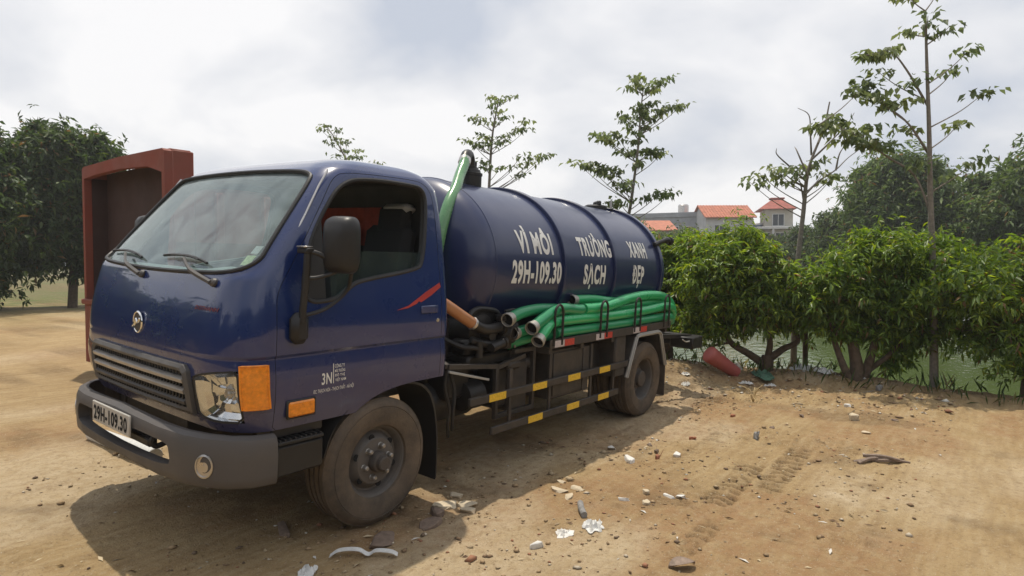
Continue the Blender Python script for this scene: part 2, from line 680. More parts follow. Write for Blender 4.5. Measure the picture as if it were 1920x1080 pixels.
def front_x(y, z, ins=0.0):
    xf, bow, w, rx, ry, xb, rb = cab_par(z)
    xf += ins
    w -= ins
    y = abs(y)
    y1 = w - ry
    if y <= y1:
        return xf + bow * (y / w) ** 2
    q = min((y - y1) / ry, 1)
    return xf + bow * (y1 / w) ** 2 + rx - rx * (1 - q ** SE) ** (1 / SE)


def side_y(x, z):
    xf, bow, w, rx, ry, xb, rb = cab_par(z)
    y1 = w - ry
    xc = xf + bow * (y1 / w) ** 2 + rx
    if x >= xc:
        return -w
    q = min((xc - x) / rx, 1)
    return -(y1 + ry * (1 - q ** SE) ** (1 / SE))


def cab_corner(t, z, out=0.0):
    """t 0 (front) .. 1 (side) along the near front corner"""
    xf, bow, w, rx, ry, xb, rb = cab_par(z)
    y1 = w - ry
    a = t * math.pi / 2
    x = xf + bow * (y1 / w) ** 2 + rx - (rx + out) * math.cos(a) ** (2 / SE)
    y = -(y1 + (ry + out) * math.sin(a) ** (2 / SE))
    return Vector((x, y, z))


def contour(z, ins=0.0):
    xf, bow, w, rx, ry, xb, rb = cab_par(z)
    xf += ins
    w -= ins
    xb -= ins
    y1 = w - ry
    xc = xf + bow * (y1 / w) ** 2 + rx
    h = []
    for k in range(7):
        h.append((xb, -(w - rb) * k / 7))
    for k in range(6):
        a = k / 6 * math.pi / 2
        h.append((xb - rb + rb * math.cos(a), -(w - rb) - rb * math.sin(a)))
    for k in range(24):
        h.append((xb - rb + (xc - xb + rb) * k / 24, -w))
    for k in range(14):
        a = (1 - k / 14) * math.pi / 2
        h.append((xc - rx * math.cos(a) ** (2 / SE), -(y1 + ry * math.sin(a) ** (2 / SE))))
    for k in range(13):
        y = -y1 * (1 - k / 12)
        h.append((xf + bow * (y / w) ** 2, y))
    full = h + [(x, -y) for x, y in h[-2:0:-1]]
    return full


def loft(mb, zs, ins=0.0, zoff=0.0):
    rings = [contour(z, ins) for z in zs]
    n = len(rings[0])
    vs = [(x, y, z + zoff) for z, g in zip(zs, rings) for x, y in g]
    fs = []
    for i in range(len(zs) - 1):
        for k in range(n):
            fs.append((i * n + k, i * n + (k + 1) % n, (i + 1) * n + (k + 1) % n, (i + 1) * n + k))
    fs.append(tuple(range(n))[::-1])
    fs.append(tuple((len(zs) - 1) * n + k for k in range(n)))
    if ins:
        fs = [f[::-1] for f in fs]
    mb.add(vs, fs)


zs = sorted(set([round(z, 4) for z in np.linspace(.73, 2.247, 46)] + [float(z) for z in CABS[:, 0]] + [1.105, 1.12, 2.15, 2.185, 2.21, 2.23]))
shell = MB()
loft(shell, zs)
shell.m = 1
loft(shell, [z for z in zs if .95 < z < 2.17], .045, -.02)
shell_me = shell.mesh('cab_body', [M_cab, M_int], 40, fix=False)
bmx = bmesh.new()
bmx.from_mesh(shell_me)
bmx.normal_update()
vol = bmx.calc_volume(signed=True)
if vol < 0:
    bmesh.ops.reverse_faces(bmx, faces=bmx.faces)
bmx.to_mesh(shell_me)
bmx.free()
shell_ob = link(bpy.data.objects.new('cab_body', shell_me))

WIN = chaikin([(-.575, 1.39), (-.33, 1.398), (-.235, 1.475), (-.15, 1.505), (.285, 1.562), (.352, 1.61), (.415, 2.0), (.385, 2.085),
               (.30, 2.098), (-.02, 2.103), (-.255, 2.07), (-.41, 1.862), (-.50, 1.69)], 3)
DOOR = chaikin([(-.712, .60), (-.715, 1.0), (-.712, 1.35), (-.70, 1.46), (-.60, 1.60), (-.37, 1.98), (-.30, 2.085), (-.22, 2.125), (.30, 2.135),
                (.42, 2.115), (.475, 2.02), (.49, 1.6), (.49, 1.2), (.49, .9), (.485, .60)], 2)
WS = chaikin([(-.80, 1.545), (-.885, 1.60), (-.865, 1.70), (-.80, 2.05), (-.755, 2.112), (-.5, 2.13), (0, 2.14), (.5, 2.13), (.755, 2.112), (.80, 2.05),
              (.865, 1.70), (.885, 1.60), (.80, 1.545), (.4, 1.53), (0, 1.525), (-.4, 1.53)], 2)
ARCH = [(-.36, .40), (-.33, .50), (-.298, .575), (-.225, .69), (-.146, .756), (-.06, .802), (.03, .828), (.15, .845), (.279, .853), (.80, .853), (.80, .40)]
HLP = [(-.628, 1.003), (-.70, 1.027), (-.80, 1.046), (-.912, 1.060), (-.915, .92), (-.908, .785), (-.78, .780), (-.645, .795), (-.636, .89)]


def cutter(name, mb):
    me = mb.mesh(name, M_int, 40)
    return link(bpy.data.objects.new(name, me))


def boolean(o, cut, op='DIFFERENCE'):
    md = o.modifiers.new('b', 'BOOLEAN')
    md.operation = op
    md.solver = 'EXACT'
    md.object = cut
    bpy.context.view_layer.update()
    dg = bpy.context.evaluated_depsgraph_get()
    me = bpy.data.meshes.new_from_object(o.evaluated_get(dg))
    o.modifiers.clear()
    old = o.data
    o.data = me
    bpy.data.meshes.remove(old)


def drop(o):
    me = o.data
    bpy.data.objects.remove(o)
    if me.users == 0:
        bpy.data.meshes.remove(me)


cuts = []
c = MB()
c.prism([(x, -1.3, z) for x, z in WIN], [(x, 1.3, z) for x, z in WIN])
cuts.append(cutter('cut', c))
c = MB()
c.prism([(-1.4, y, z) for y, z in WS], [(-.05 - .0, y, z) for y, z in WS])
cuts.append(cutter('cut', c))
c = MB()
c.prism([(x, -1.3, z) for x, z in ARCH], [(x, 1.3, z) for x, z in ARCH])
cuts.append(cutter('cut', c))
for sgn in (1, -1):
    c = MB()
    c.prism([(-1.3, y * sgn, z) for y, z in HLP], [(-.74, y * sgn, z) for y, z in HLP])
    cuts.append(cutter('cut', c))
for q in cuts:
    boolean(shell_ob, q)
    drop(q)


def grow(poly, d):
    n = len(poly)
    o = []
    for i in range(n):
        a, b = Vector(poly[i - 1]), Vector(poly[(i + 1) % n])
        t = (b - a).normalized()
        o.append(tuple(Vector(poly[i]) + Vector((t.y, -t.x)) * d))
    return o


area = sum(DOOR[i][0] * DOOR[(i + 1) % len(DOOR)][1] - DOOR[(i + 1) % len(DOOR)][0] * DOOR[i][1] for i in range(len(DOOR)))
DG = grow(DOOR, .003 if area > 0 else -.003)
doors = []
for sgn in (-1, 1):
    c = MB()
    c.prism([(x, sgn * 1.3, z) for x, z in DOOR], [(x, sgn * .78, z) for x, z in DOOR])
    cd = cutter('cut', c)
    c = MB()
    c.prism([(x, sgn * 1.3, z) for x, z in DG], [(x, sgn * .78, z) for x, z in DG])
    cg = cutter('cut', c)
    dob = link(bpy.data.objects.new('door', shell_ob.data.copy()))
    boolean(dob, cd, 'INTERSECT')
    boolean(shell_ob, cg)
    drop(cd)
    drop(cg)
    doors.append(dob)
for o in [shell_ob] + doors:
    finish_mesh(o.data, 32)
    o.parent = truck
    o.location = OFF
    w = o.modifiers.new('n', 'WEIGHTED_NORMAL')
    w.keep_sharp = True
near_door, far_door = doors
cab = shell_ob

# window seals, panes
for sgn, dr in ((-1, near_door), (1, far_door)):
    s = MB()
    s.tube([(x, sgn * (-side_y(x, z) - .006), z) for x, z in WIN], .014, 8, closed=True)
    s.build('window_seal', M_blackplastic, dr)
    top = 1.672
    low = [(x, z) for x, z in WIN if z < top + .02 and x > -.60]
    P = []
    for z in np.linspace(1.36, top, 8):
        row = []
        xs = [WIN[i][0] + (WIN[(i + 1) % len(WIN)][0] - WIN[i][0]) * (z - WIN[i][1]) / (WIN[(i + 1) % len(WIN)][1] - WIN[i][1])
              for i in range(len(WIN)) if (WIN[i][1] - z) * (WIN[(i + 1) % len(WIN)][1] - z) < 0]
        x0, x1 = (min(xs), max(xs)) if len(xs) > 1 else (-.56, .30)
        x0, x1 = max(min(x0, -.2), -.34) - .01, x1 + .01
        for x in np.linspace(x0, x1, 14):
            row.append((x, sgn * (-side_y(x, z) - .028), z))
        P.append(row)
    s = MB()
    s.slab(P, (0, -sgn * .004, 0))
    s.build('window_glass', M_glass, dr, 60)
    # fixed quarter panel with the mirror stay
    s = MB()
    Q = [(-.578, 1.385), (-.40, 1.388), (-.40, 1.86), (-.425, 1.84), (-.505, 1.68)]
    s.prism([(x, sgn * (-side_y(x, z) - .012), z) for x, z in Q], [(x, sgn * (-side_y(x, z) - .022), z) for x, z in Q])
    s.build('quarter_panel', M_blackplastic, dr)
    # mirror base block on the door skin
    s = MB()
    s.box((-.60, sgn * 1.005, 1.265), (.105, .075, .165), .03)
    s.build('mirror_base', M_blackplastic, dr)
    s = MB()
    s.lathe([(.0, .006), (.012, .006), (.014, .0)], (.455, sgn * .982, 1.235), (0, sgn, 0), 14)
    s.build('lock_cylinder', M_dullchrome, dr)
    s = MB()
    s.box((.375, sgn * .986, 1.31), (.15, .012, .05), .006)
    h = s.build('handle', M_cab, dr)

# windshield and its rubber
P = []
top_, bot_ = 2.14, 1.525
for z in np.linspace(1.527, 2.138, 30):
    ys = []
    n = len(WS)
    for i in range(n):
        a, b = WS[i], WS[(i + 1) % n]
        if (a[1] - z) * (b[1] - z) < 0:
            ys.append(abs(a[0] + (b[0] - a[0]) * (z - a[1]) / (b[1] - a[1])))
    ym = (max(ys) if ys else .3) + .006
    P.append([(front_x(y, z) + .014, y, z) for y in np.linspace(-ym, ym, 40)])
s = TB()
s.slab(P, (.005, 0, 0))
ws = s.build('windshield', M_windsh, cab, 60)
for y0_, z0_, w_, h_, mt_ in ((-.83, 1.585, .055, .05, M_sticker), (-.828, 1.645, .045, .04, M_whiterefl)):
    s = MB()
    s.slab([[(front_x(y, z) + .021, y, z) for y in np.linspace(y0_, y0_ + w_, 5)] for z in np.linspace(z0_, z0_ + h_, 4)], (.0012, 0, 0))
    s.build('sticker', mt_, ws)
s = MB()
s.tube([(front_x(y, z) - .002, y, z) for y, z in WS], .0125, 8, closed=True)
s.build('rubber_seal', M_blackplastic, ws)
# drip moulding on the A pillars
for sgn in (-1, 1):
    s = MB()
    s.tube([(-.335, sgn * .862, 2.125), (-.40, sgn * .872, 2.03), (-.50, sgn * .892, 1.86), (-.60, sgn * .908, 1.70), (-.655, sgn * .918, 1.615)], .0062, 8)
    s.build('drip_moulding', M_dullchrome, cab)

# grille -------------------------------------------------------------
GO = [(-.575, 1.058), (-.61, 1.03), (-.632, .93), (-.628, .80), (.628, .80), (.632, .93), (.61, 1.03), (.575, 1.058)]
GI = [(-.548, 1.022), (-.572, 1.005), (-.585, .93), (-.583, .832), (.583, .832), (.585, .93), (.572, 1.005), (.548, 1.022)]


def gx(y, z, o):
    return front_x(y, z) - o


s = TB()
n = len(GO)
sub = 10
ringO, ringI = [], []
for i in range(n):
    for k in range(sub):
        t = k / sub
        ringO.append([GO[i][j] * (1 - t) + GO[(i + 1) % n][j] * t for j in (0, 1)])
        ringI.append([GI[i][j] * (1 - t) + GI[(i + 1) % n][j] * t for j in (0, 1)])
N = len(ringO)
vs, fs = [], []
for k in range(N):
    (yo, zo), (yi, zi) = ringO[k], ringI[k]
    vs += [(gx(yo, zo, -.01), yo, zo), (gx(yo, zo, .022), yo, zo), (gx((yo + yi) / 2, (zo + zi) / 2, .034), (yo + yi) / 2, (zo + zi) / 2),
           (gx(yi, zi, .024), yi, zi), (gx(yi, zi, -.008), yi, zi)]
for k in range(N):
    a, b = k * 5, ((k + 1) % N) * 5
    for j in range(4):
        fs.append((a + j, a + j + 1, b + j + 1, b + j))
s.add(vs, fs)
grille = s.build('grille', M_grille, None, 50)
s = MB()
P = [[(gx(y, z, .003), y, z) for y in np.linspace(-.585, .585, 30)] for z in np.linspace(.83, 1.024, 4)]
s.grid(P)
for y in np.linspace(-.55, .55, 34):
    s.box((gx(y, .93, .008), y, .927), (.012, .009, .19), .002)
s.build('grille_mesh', M_blackplastic, grille)
for z0, mt in ((.975, M_slat), (.917, M_slat), (.858, M_grille)):
    s = MB()
    P = []
    for z, o in ((z0 - .017, .014), (z0 - .013, .028), (z0 + .006, .033), (z0 + .017, .016)):
        P.append([(gx(y, z, o), y, z) for y in np.linspace(-.58, .58, 30)])
    s.slab(P, (.012, 0, 0))
    s.build('slat', mt, grille)

# headlights, corner lamps ---------------------------------------------
for sgn in (1, -1):
    hb = chaikin(HLP, 1, .2)
    s = TB()
    ctr = (sum(p[0] for p in hb) / len(hb), sum(p[1] for p in hb) / len(hb))

    def hp(p, inset, dep):
        y = ctr[0] + (p[0] - ctr[0]) * inset
        z = ctr[1] + (p[1] - ctr[1]) * inset
        return Vector((front_x(y, z) + dep, y * sgn, z))
    # bowl of bright reflector facets
    rings = [(1.0, .012), (.93, .05), (.72, .075), (.40, .085)]
    vs, fs = [], []
    m = len(hb)
    for a, dpt in rings:
        for k, p in enumerate(hb):
            q = hp(p, a, dpt + (.003 if k % 2 else -.002))
            q.x = min(q.x, -.752 if a > .9 else -.745)
            vs.append(q)
    vs.append(Vector((-.77 - .04, ctr[0] * sgn, ctr[1])))
    for i in range(len(rings) - 1):
        for k in range(m):
            fs.append((i * m + k, i * m + (k + 1) % m, (i + 1) * m + (k + 1) % m, (i + 1) * m + k))
    for k in range(m):
        fs.append(((len(rings) - 1) * m + k, (len(rings) - 1) * m + (k + 1) % m, len(vs) - 1))
    s.add(vs, fs)
    hl = s.build('headlight', M_chrome, None, 9, fix=False)
    s = MB()
    s.lathe([(.0, -.012), (.020, -.010), (.026, .0), (.026, .03), (.034, .034), (.036, .045)], (-.845, ctr[0] * sgn + .02 * sgn, ctr[1] - .01), (1, 0, 0), 18)
    s.build('bulb_shield', M_dullchrome, hl)
    # dark divider and bezel
    s = MB()
    s.tube([hp(p, .985, .004) for p in hb], .007, 6, closed=True)
    s.build('bezel', M_blackplastic, hl)
    s = MB()
    vs = [hp(p, 1.0, .004) for p in hb] + [hp(p, .75, -.006) for p in hb] + [hp(p, .35, -.009) for p in hb] + [hp(ctr, 0, -.010)]
    fs = []
    for i in range(2):
        for k in range(m):
            fs.append((i * m + k, i * m + (k + 1) % m, (i + 1) * m + (k + 1) % m, (i + 1) * m + k))
    for k in range(m):
        fs.append((2 * m + k, 2 * m + (k + 1) % m, 3 * m))
    s.add(vs, fs)
    s.build('lens', M_lens, hl, 60)
    # amber corner lamp
    s = TB()
    P = []
    for z in np.linspace(.862, 1.085, 7):
        row = []
        for t in np.linspace(.60, .905, 12):
            p = cab_corner(t, z, .014)
            row.append((p.x, p.y * -sgn if sgn < 0 else p.y, p.z))
        P.append(row)
    if sgn < 0:
        P = [[(a, abs(b), c_) for a, b, c_ in row] for row in P]
    s.slab(P, (.022, .022 * sgn, 0))
    cl = s.build('corner_lamp', M_amber, None, 30)
    s = MB()
    edge = P[0] + [r_[-1] for r_ in P[1:]] + P[-1][::-1][1:] + [r_[0] for r_ in P[::-1][1:-1]]
    s.tube(edge, .006, 6, closed=True)
    s.build('lamp_rim', M_amber, cl)
    # side marker lamp on the door skin
    s = TB()
    s.box((-.562, -.986 * sgn, .832), (.165, .022, .085), .010)
    sm = s.build('side_marker', M_amber, None, 30)
    s = MB()
    s.box((-.562, -.982 * sgn, .832), (.182, .014, .100), .006)
    s.build('marker_gasket', M_blackplastic, sm)

# emblem ----------------------------------------------------------------
s = TB()
ex = front_x(0, 1.222) - .006
ring = [(ex, .052 * math.cos(a), 1.222 + .058 * math.sin(a)) for a in np.linspace(0, 2 * math.pi, 40, endpoint=False)]
s.tube(ring, .0065, 8, closed=True)
emb = s.build('emblem', M_chrome)
s = MB()
s.lathe([(.0, -.004), (.05, -.004), (.052, .002)], (ex, 0, 1.222), (1, 0, 0), 32)
s.build('emblem_disc', M_hub, emb)
s = MB()
for off, ln in ((.0, 1.0),):
    pth = [(.050, 1.193), (.030, 1.204), (.018, 1.222), (.012, 1.238), (.002, 1.232), (-.006, 1.218), (-.022, 1.226), (-.040, 1.246)]
    pts = spline([(ex - .006, y, z) for y, z in pth], 5)
    s.tube(pts, [.0075] * len(pts), 6)
s.build('emblem_mark', M_chrome, emb)

# bumper -----------------------------------------------------------------


def bump_pt(u, o=0.0):
    """u -1..1 across; plan curve of the bumper face"""
    a = abs(u)
    sg = -1 if u < 0 else 1
    # polyline: (x,y)
    pl = [(-1.105, 0), (-1.100, .25), (-1.088, .50), (-1.060, .68), (-1.010, .81), (-.935, .92), (-.84, .985), (-.73, 1.005), (-.715, 1.006)]
    L = [0]
    for i in range(1, len(pl)):
        L.append(L[-1] + math.dist(pl[i], pl[i - 1]))
    t = a * L[-1]
    for i in range(1, len(pl)):
        if t <= L[i] + 1e-9:
            k = (t - L[i - 1]) / (L[i] - L[i - 1])
            p = [pl[i - 1][j] * (1 - k) + pl[i][j] * k for j in (0, 1)]
            dx, dy = pl[i][0] - pl[i - 1][0], pl[i][1] - pl[i - 1][1]
            nn = math.hypot(dx, dy)
            return p[0] - dy / nn * o * -1 * -1 if False else p[0] + (-dy / nn) * o, (p[1] + (dx / nn) * o) * sg
    return pl[-1][0], pl[-1][1] * sg


s = MB()
NU = 72
prof = [(-.055, .0), (-.012, .0), (.0, .016), (.004, .055), (.008, .15), (.004, .23), (-.008, .262), (-.035, .278), (-.062, .275)]
rows = []
for k in range(NU + 1):
    u = -1 + 2 * k / NU
    z0 = .462 + .028 * (1 - abs(u)) if abs(u) > 0 else .49
    ht = 1.0 + .0 * abs(u)
    row = []
    for o, dz in prof:
        x, y = bump_pt(u, o)
        row.append((x, y, z0 + dz * ht * (0.93 + .07 * (1 - abs(u)))))
    rows.append(row)
n = len(prof)
vs = [p for r_ in rows for p in r_]
fs = []
for i in range(NU):
    for j in range(n):
        fs.append((i * n + j, i * n + (j + 1) % n, (i + 1) * n + (j + 1) % n, (i + 1) * n + j))
fs.append(tuple(range(n)))
fs.append(tuple(NU * n + j for j in range(n))[::-1])
s.add(vs, fs)
bump = link(bpy.data.objects.new('bumper', s.mesh('bumper', M_plastic, 40)))
c = MB()
OPEN = chaikin([(-.60, .545), (-.615, .60), (-.59, .672), (-.30, .682), (.30, .682), (.59, .672), (.615, .60), (.60, .545)], 2, .2)
c.prism([(-1.3, y, z) for y, z in OPEN], [(-.8, y, z) for y, z in OPEN])
cd = cutter('cut', c)
boolean(bump, cd)
drop(cd)
finish_mesh(bump.data, 34)
bump.parent = truck
bump.location = OFF
for sgn in (-1, 1):
    s = MB()
    px, py = bump_pt(.70 * sgn, .004)
    nx, ny = bump_pt(.70 * sgn, .02)
    d = Vector((nx - px, ny - py, 0)).normalized()
    t = Vector((-d.y, d.x, 0))
    vs, fs = [], []
    prf = [(1.12, -.004), (1.1, .007), (.95, .010), (.9, .003), (.6, .001), (0, .008)]
    for a, h in prf:
        for k in range(24):
            an = k * 2 * math.pi / 24
            p = Vector((px, py, .585)) + t * (.042 * a * math.cos(an)) + Vector((0, 0, .056 * a * math.sin(an))) + d * h
            vs.append(p)
    for i in range(len(prf) - 1):
        for k in range(24):
            fs.append((i * 24 + k, i * 24 + (k + 1) % 24, (i + 1) * 24 + (k + 1) % 24, (i + 1) * 24 + k))
    s.add(vs, fs)
    fl = s.build('fog_lamp', M_dullchrome, bump, 50)
s = MB()
s.box((-1.118, 0, .690), (.012, .50, .118), .004)
plate = s.build('license_plate', M_plate, bump)
s = MB()
s.bar((-1.03, -.32, .60), (-1.03, .32, .60), .05, .05, .01)
for y in (-.36, .36):
    s.tube(spline([(-.98, y, .66), (-1.03, y, .655), (-1.055, y, .62), (-1.03, y, .59), (-.98, y, .60)], 4), .016, 8)
s.build('tow_hook', M_black, bump)

# interior -----------------------------------------------------------------
s = TB()
P = []
for x, z in ((-.90, 1.18), (-.86, 1.47), (-.80, 1.515), (-.66, 1.53), (-.55, 1.51), (-.49, 1.44), (-.50, 1.30), (-.56, 1.12)):
    P.append([(max(x, front_x(y, max(z, 1.2)) + .07), y, z + .03 * math.exp(-((y + .45) / .2) ** 2) * (x > -.8)) for y in np.linspace(-.84, .84, 22)])
s.grid(P)
s.build('dashboard', M_dash, None, 60)
for sgn, wd in ((-1, .46), (1, .46), (0, .32)):
    s = TB()
    y = sgn * .52
    s.box((.14, y, 1.20), (.46, wd, .16), .05)
    s.box((.40, y, 1.54), (.13, wd, .62), .05, Matrix.Rotation(R(10), 3, 'Y'))
    if sgn:
        s.box((.455, y - .02, 1.86), (.10, .30, .26), .04, Matrix.Rotation(R(8), 3, 'Y'))
    st = s.build('seat', M_seat)
    if sgn < 0:
        s = MB()
        s.box((.470, y - .05, 1.962), (.105, .26, .06), .025, Matrix.Rotation(R(8), 3, 'Y'))
        s.build('headrest_cover', M_cover, st)
s = TB()
s.slab([[(.500 + .006 * math.sin(y * 34), y, z) for y in np.linspace(-.42, .66, 50)] for z in np.linspace(1.70, 1.975, 6)], (.01, 0, 0))
s.build('rear_curtain', M_redcloth, cab, 60)
s = TB()
cst = Vector((-.37, -.46, 1.56))
ax = Vector((-.55, 0, .83)).normalized()
u_ = Vector((0, 1, 0))
v_ = ax.cross(u_)
s.tube([cst + (u_ * math.cos(a) + v_ * math.sin(a)) * .20 for a in np.linspace(0, 2 * math.pi, 40, endpoint=False)], .014, 8, closed=True)
s.lathe([(.0, .03), (.055, .028), (.06, .0), (.05, -.02)], cst - ax * .03, ax, 18)
for a in (.2, 2.0, 4.0):
    s.bar(cst - ax * .02, cst + (u_ * math.cos(a) + v_ * math.sin(a)) * .195, .03, .014)
s.cyl(cst - ax * .02, cst - ax * .35, .028)
s.build('steering_wheel', M_int)

# wipers ---------------------------------------------------------------
for py, tip in ((-.70, (-.28, 1.60)), (.10, (.50, 1.60))):
    s = TB()
    pz = 1.487
    base = Vector((front_x(py, pz) - .012, py, pz))
    s.lathe([(.022, .0), (.024, .012), (.016, .024), (.0, .026)], base + Vector((.012, 0, 0)), (-.86, 0, .5), 14)
    ty, tz = tip
    mid = Vector((front_x((py + ty) / 2, (pz + tz) / 2) - .045, (py + ty) / 2, (pz + tz) / 2 + .0))
    end = Vector((front_x(ty, tz) - .028, ty, tz))
    s.tube(spline([base + Vector((-.012, 0, .004)), mid, end], 6), [.0145] * 7 + [.008] * 6, 6)
    wp = s.build('wiper', M_grille)
    s = MB()
    bl = []
    for q in np.linspace(-.26, .30, 12):
        y, z = ty + q * .93, tz + .012 - q * q * .25 + q * .05
        bl.append((front_x(y, z) - .008, y, z))
    s.tube(bl, .008, 6)
    s.tube([(x - .012, y, z) for x, y, z in bl[2:-2]], .004, 5)
    s.build('wiper_blade', M_blackplastic, wp)

# mirrors ------------------------------------------------------------------
for sgn in (-1, 1):
    s = TB()
    ctr = Vector((-.455, sgn * 1.155, 1.708))
    rot = Matrix.Rotation(R(-12 * sgn), 3, 'Z')
    vs, fs = [], []
    lv = [(.045, .90), (.030, 1.0), (-.01, 1.0), (-.04, .93), (-.06, .75), (-.07, .40), (-.072, .0)]
    nn = 32
    for dx, sc_ in lv:
        for k in range(nn):
            a = k * 2 * math.pi / nn
            ca, sa = math.cos(a), math.sin(a)
            yy = .098 * sc_ * math.copysign(abs(ca) ** .45, ca)
            zz = .150 * sc_ * math.copysign(abs(sa) ** .45, sa)
            vs.append(ctr + rot @ Vector((dx, yy, zz)))
    for i in range(len(lv) - 1):
        for k in range(nn):
            fs.append((i * nn + k, i * nn + (k + 1) % nn, (i + 1) * nn + (k + 1) % nn, (i + 1) * nn + k))
    fs.append(tuple(range(nn)))
    s.add(vs, fs)
    mir = s.build('mirror', M_blackplastic, None, 60)
    s = MB()
    vs = [ctr + rot @ Vector((.046, .085 * math.copysign(abs(math.cos(a)) ** .45, math.cos(a)), .136 * math.copysign(abs(math.sin(a)) ** .45, math.sin(a)))) for a in np.linspace(0, 2 * math.pi, 32, endpoint=False)]
    s.add(vs, [tuple(range(32))])
    s.build('mirror_glass', M_chrome, mir)
    s = MB()
    b0 = Vector((-.60, sgn * 1.035, 1.30))
    s.tube([b0, b0 + Vector((0, 0, .06)), (-.595, sgn * 1.05, 1.50), (-.585, sgn * 1.05, 1.68)], .019, 10)
    s.tube(spline([(-.585, sgn * 1.05, 1.668), (-.54, sgn * 1.09, 1.655), (-.47, sgn * 1.14, 1.60)], 5), .013, 8)
    s.tube(spline([(-.595, sgn * 1.05, 1.53), (-.54, sgn * 1.085, 1.535), (-.45, sgn * 1.15, 1.575)], 5), .011, 8)
    s.tube(spline([(-.60, sgn * 1.03, 1.33), (-.45, sgn * 1.03, 1.365), (-.34, sgn * 1.06, 1.46), (-.36, sgn * 1.12, 1.57)], 6), .011, 8)
    s.box((-.585, sgn * 1.03, 1.672), (.05, .09, .03), .006)
    s.build('mirror_arm', M_blackplastic, mir)
    s = MB()
    s.box((-.59, sgn * 1.03, 1.692), (.052, .075, .008), .002)
    s.build('arm_bracket', M_dullchrome, mir)

# step, arch liner, mudflap ------------------------------------------------
for sgn in (-1, 1):
    s = TB()
    s.box((-.565, sgn * .905, .565), (.29, .17, .165), .012)
    s.box((-.565, sgn * .95, .662), (.28, .10, .02), .004)
    for k in range(9):
        s.box((-.69 + k * .031, sgn * .95, .676), (.010, .09, .012), .002)
    s.box((-.55, sgn * .84, .705), (.32, .20, .06), .01)
    s.build('step', M_blackplastic)
    s = TB()
    pts = [(-.40, .52), (-.34, .66), (-.22, .775), (-.08, .835), (.10, .86), (.28, .845), (.40, .78), (.465, .66), (.50, .48), (.505, .30), (.50, .16)]
    pts = [(p.x, p.z) for p in spline([(a, 0, b) for a, b in pts], 4)]
    s.slab([[(x, sgn * y, z - .012) for x, z in pts] for y in (.63, .96)], (.012, 0, .012))
    s.build('mudguard', M_blackplastic, None, 50)


# wheels -----------------------------------------------------------------------
def make_tyre_mesh():
    s = MB()
    n = 96
    prof = []
    RO, RI, W = .395, .224, .20
    prof += [(RI - .008, .02), (RI, .0), (RI + .012, -.006), (.26, -.012), (.30, -.018), (.335, -.016), (.338, -.012), (.342, -.016), (.362, -.008), (.378, .006), (.388, .018)]
    tread = [.018, .052, .054, .064, .066, .096, .098, .108, .110, .140, .142, .152, .154, .182]
    for i, w in enumerate(tread):
        inside = 2 <= i <= 3 or 6 <= i <= 7 or 10 <= i <= 11
        prof.append((RO - .004 if not inside else RO - .016, w))
    prof += [(.388, .182), (.378, .196), (.36, .21), (.33, .216), (.28, .212), (.24, .205), (RI, .20), (RI - .008, .18)]
    vs, fs = [], []
    m = len(prof)
    for k in range(n):
        a = k * 2 * math.pi / n
        for r, h in prof:
            rr = r
            if .376 < r < .3905:
                rr = r - (.0045 if k % 2 else 0)
            vs.append((rr * math.cos(a), h, rr * math.sin(a)))
    for k in range(n):
        for j in range(m):
            fs.append((k * m + j, k * m + (j + 1) % m, ((k + 1) % n) * m + (j + 1) % m, ((k + 1) % n) * m + j))
    s.add(vs, fs)
    return s.mesh('tyre', M_rubber, 32)


TYRE = make_tyre_mesh()


def rim_mesh(front):
    s = MB()
    if front:   # disc dished outwards
        prof = [(.218, .19), (.214, .15), (.205, .10), (.205, .03), (.222, .010), (.231, .0), (.234, .004), (.225, .014), (.212, .020), (.198, .045), (.190, .072),
                (.178, .075), (.165, .060), (.150, .038), (.138, .026), (.070, .022), (.066, .022)]
    else:       # deep dish, disc far inside
        prof = [(.218, .19), (.214, .17), (.222, .010), (.231, .0), (.234, .004), (.226, .012), (.210, .022), (.202, .05), (.198, .10), (.190, .140), (.170, .148), (.145, .150), (.110, .165), (.07, .166)]
    s.lathe(prof, (0, 0, 0), (0, 1, 0), 56, False, True)
    return s.mesh('wheel', M_rim, 35)


RIM_F, RIM_R = rim_mesh(True), rim_mesh(False)
s = MB()
s.lathe([(.0, -.062), (.036, -.062), (.043, -.056), (.045, -.03), (.058, -.026), (.062, -.018), (.062, .03)], (0, 0, 0), (0, 1, 0), 28)
HUB_F = s.mesh('hub', M_hub, 35)
s = MB()
s.lathe([(.0, .02), (.075, .022), (.085, .03), (.088, .06), (.105, .07), (.108, .17)], (0, 0, 0), (0, 1, 0), 28)
HUB_R = s.mesh('hub', M_hub, 35)
s = MB()
s.lathe([(.0, -.034), (.010, -.034), (.0155, -.026), (.0165, .0), (.020, .004)], (0, 0, 0), (0, 1, 0), 8)
NUT = s.mesh('lug_nut', M_nut, 30)
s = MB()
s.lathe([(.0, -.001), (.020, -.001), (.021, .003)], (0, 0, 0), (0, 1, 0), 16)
HOLE = s.mesh('hand_hole', M_dark, 30)


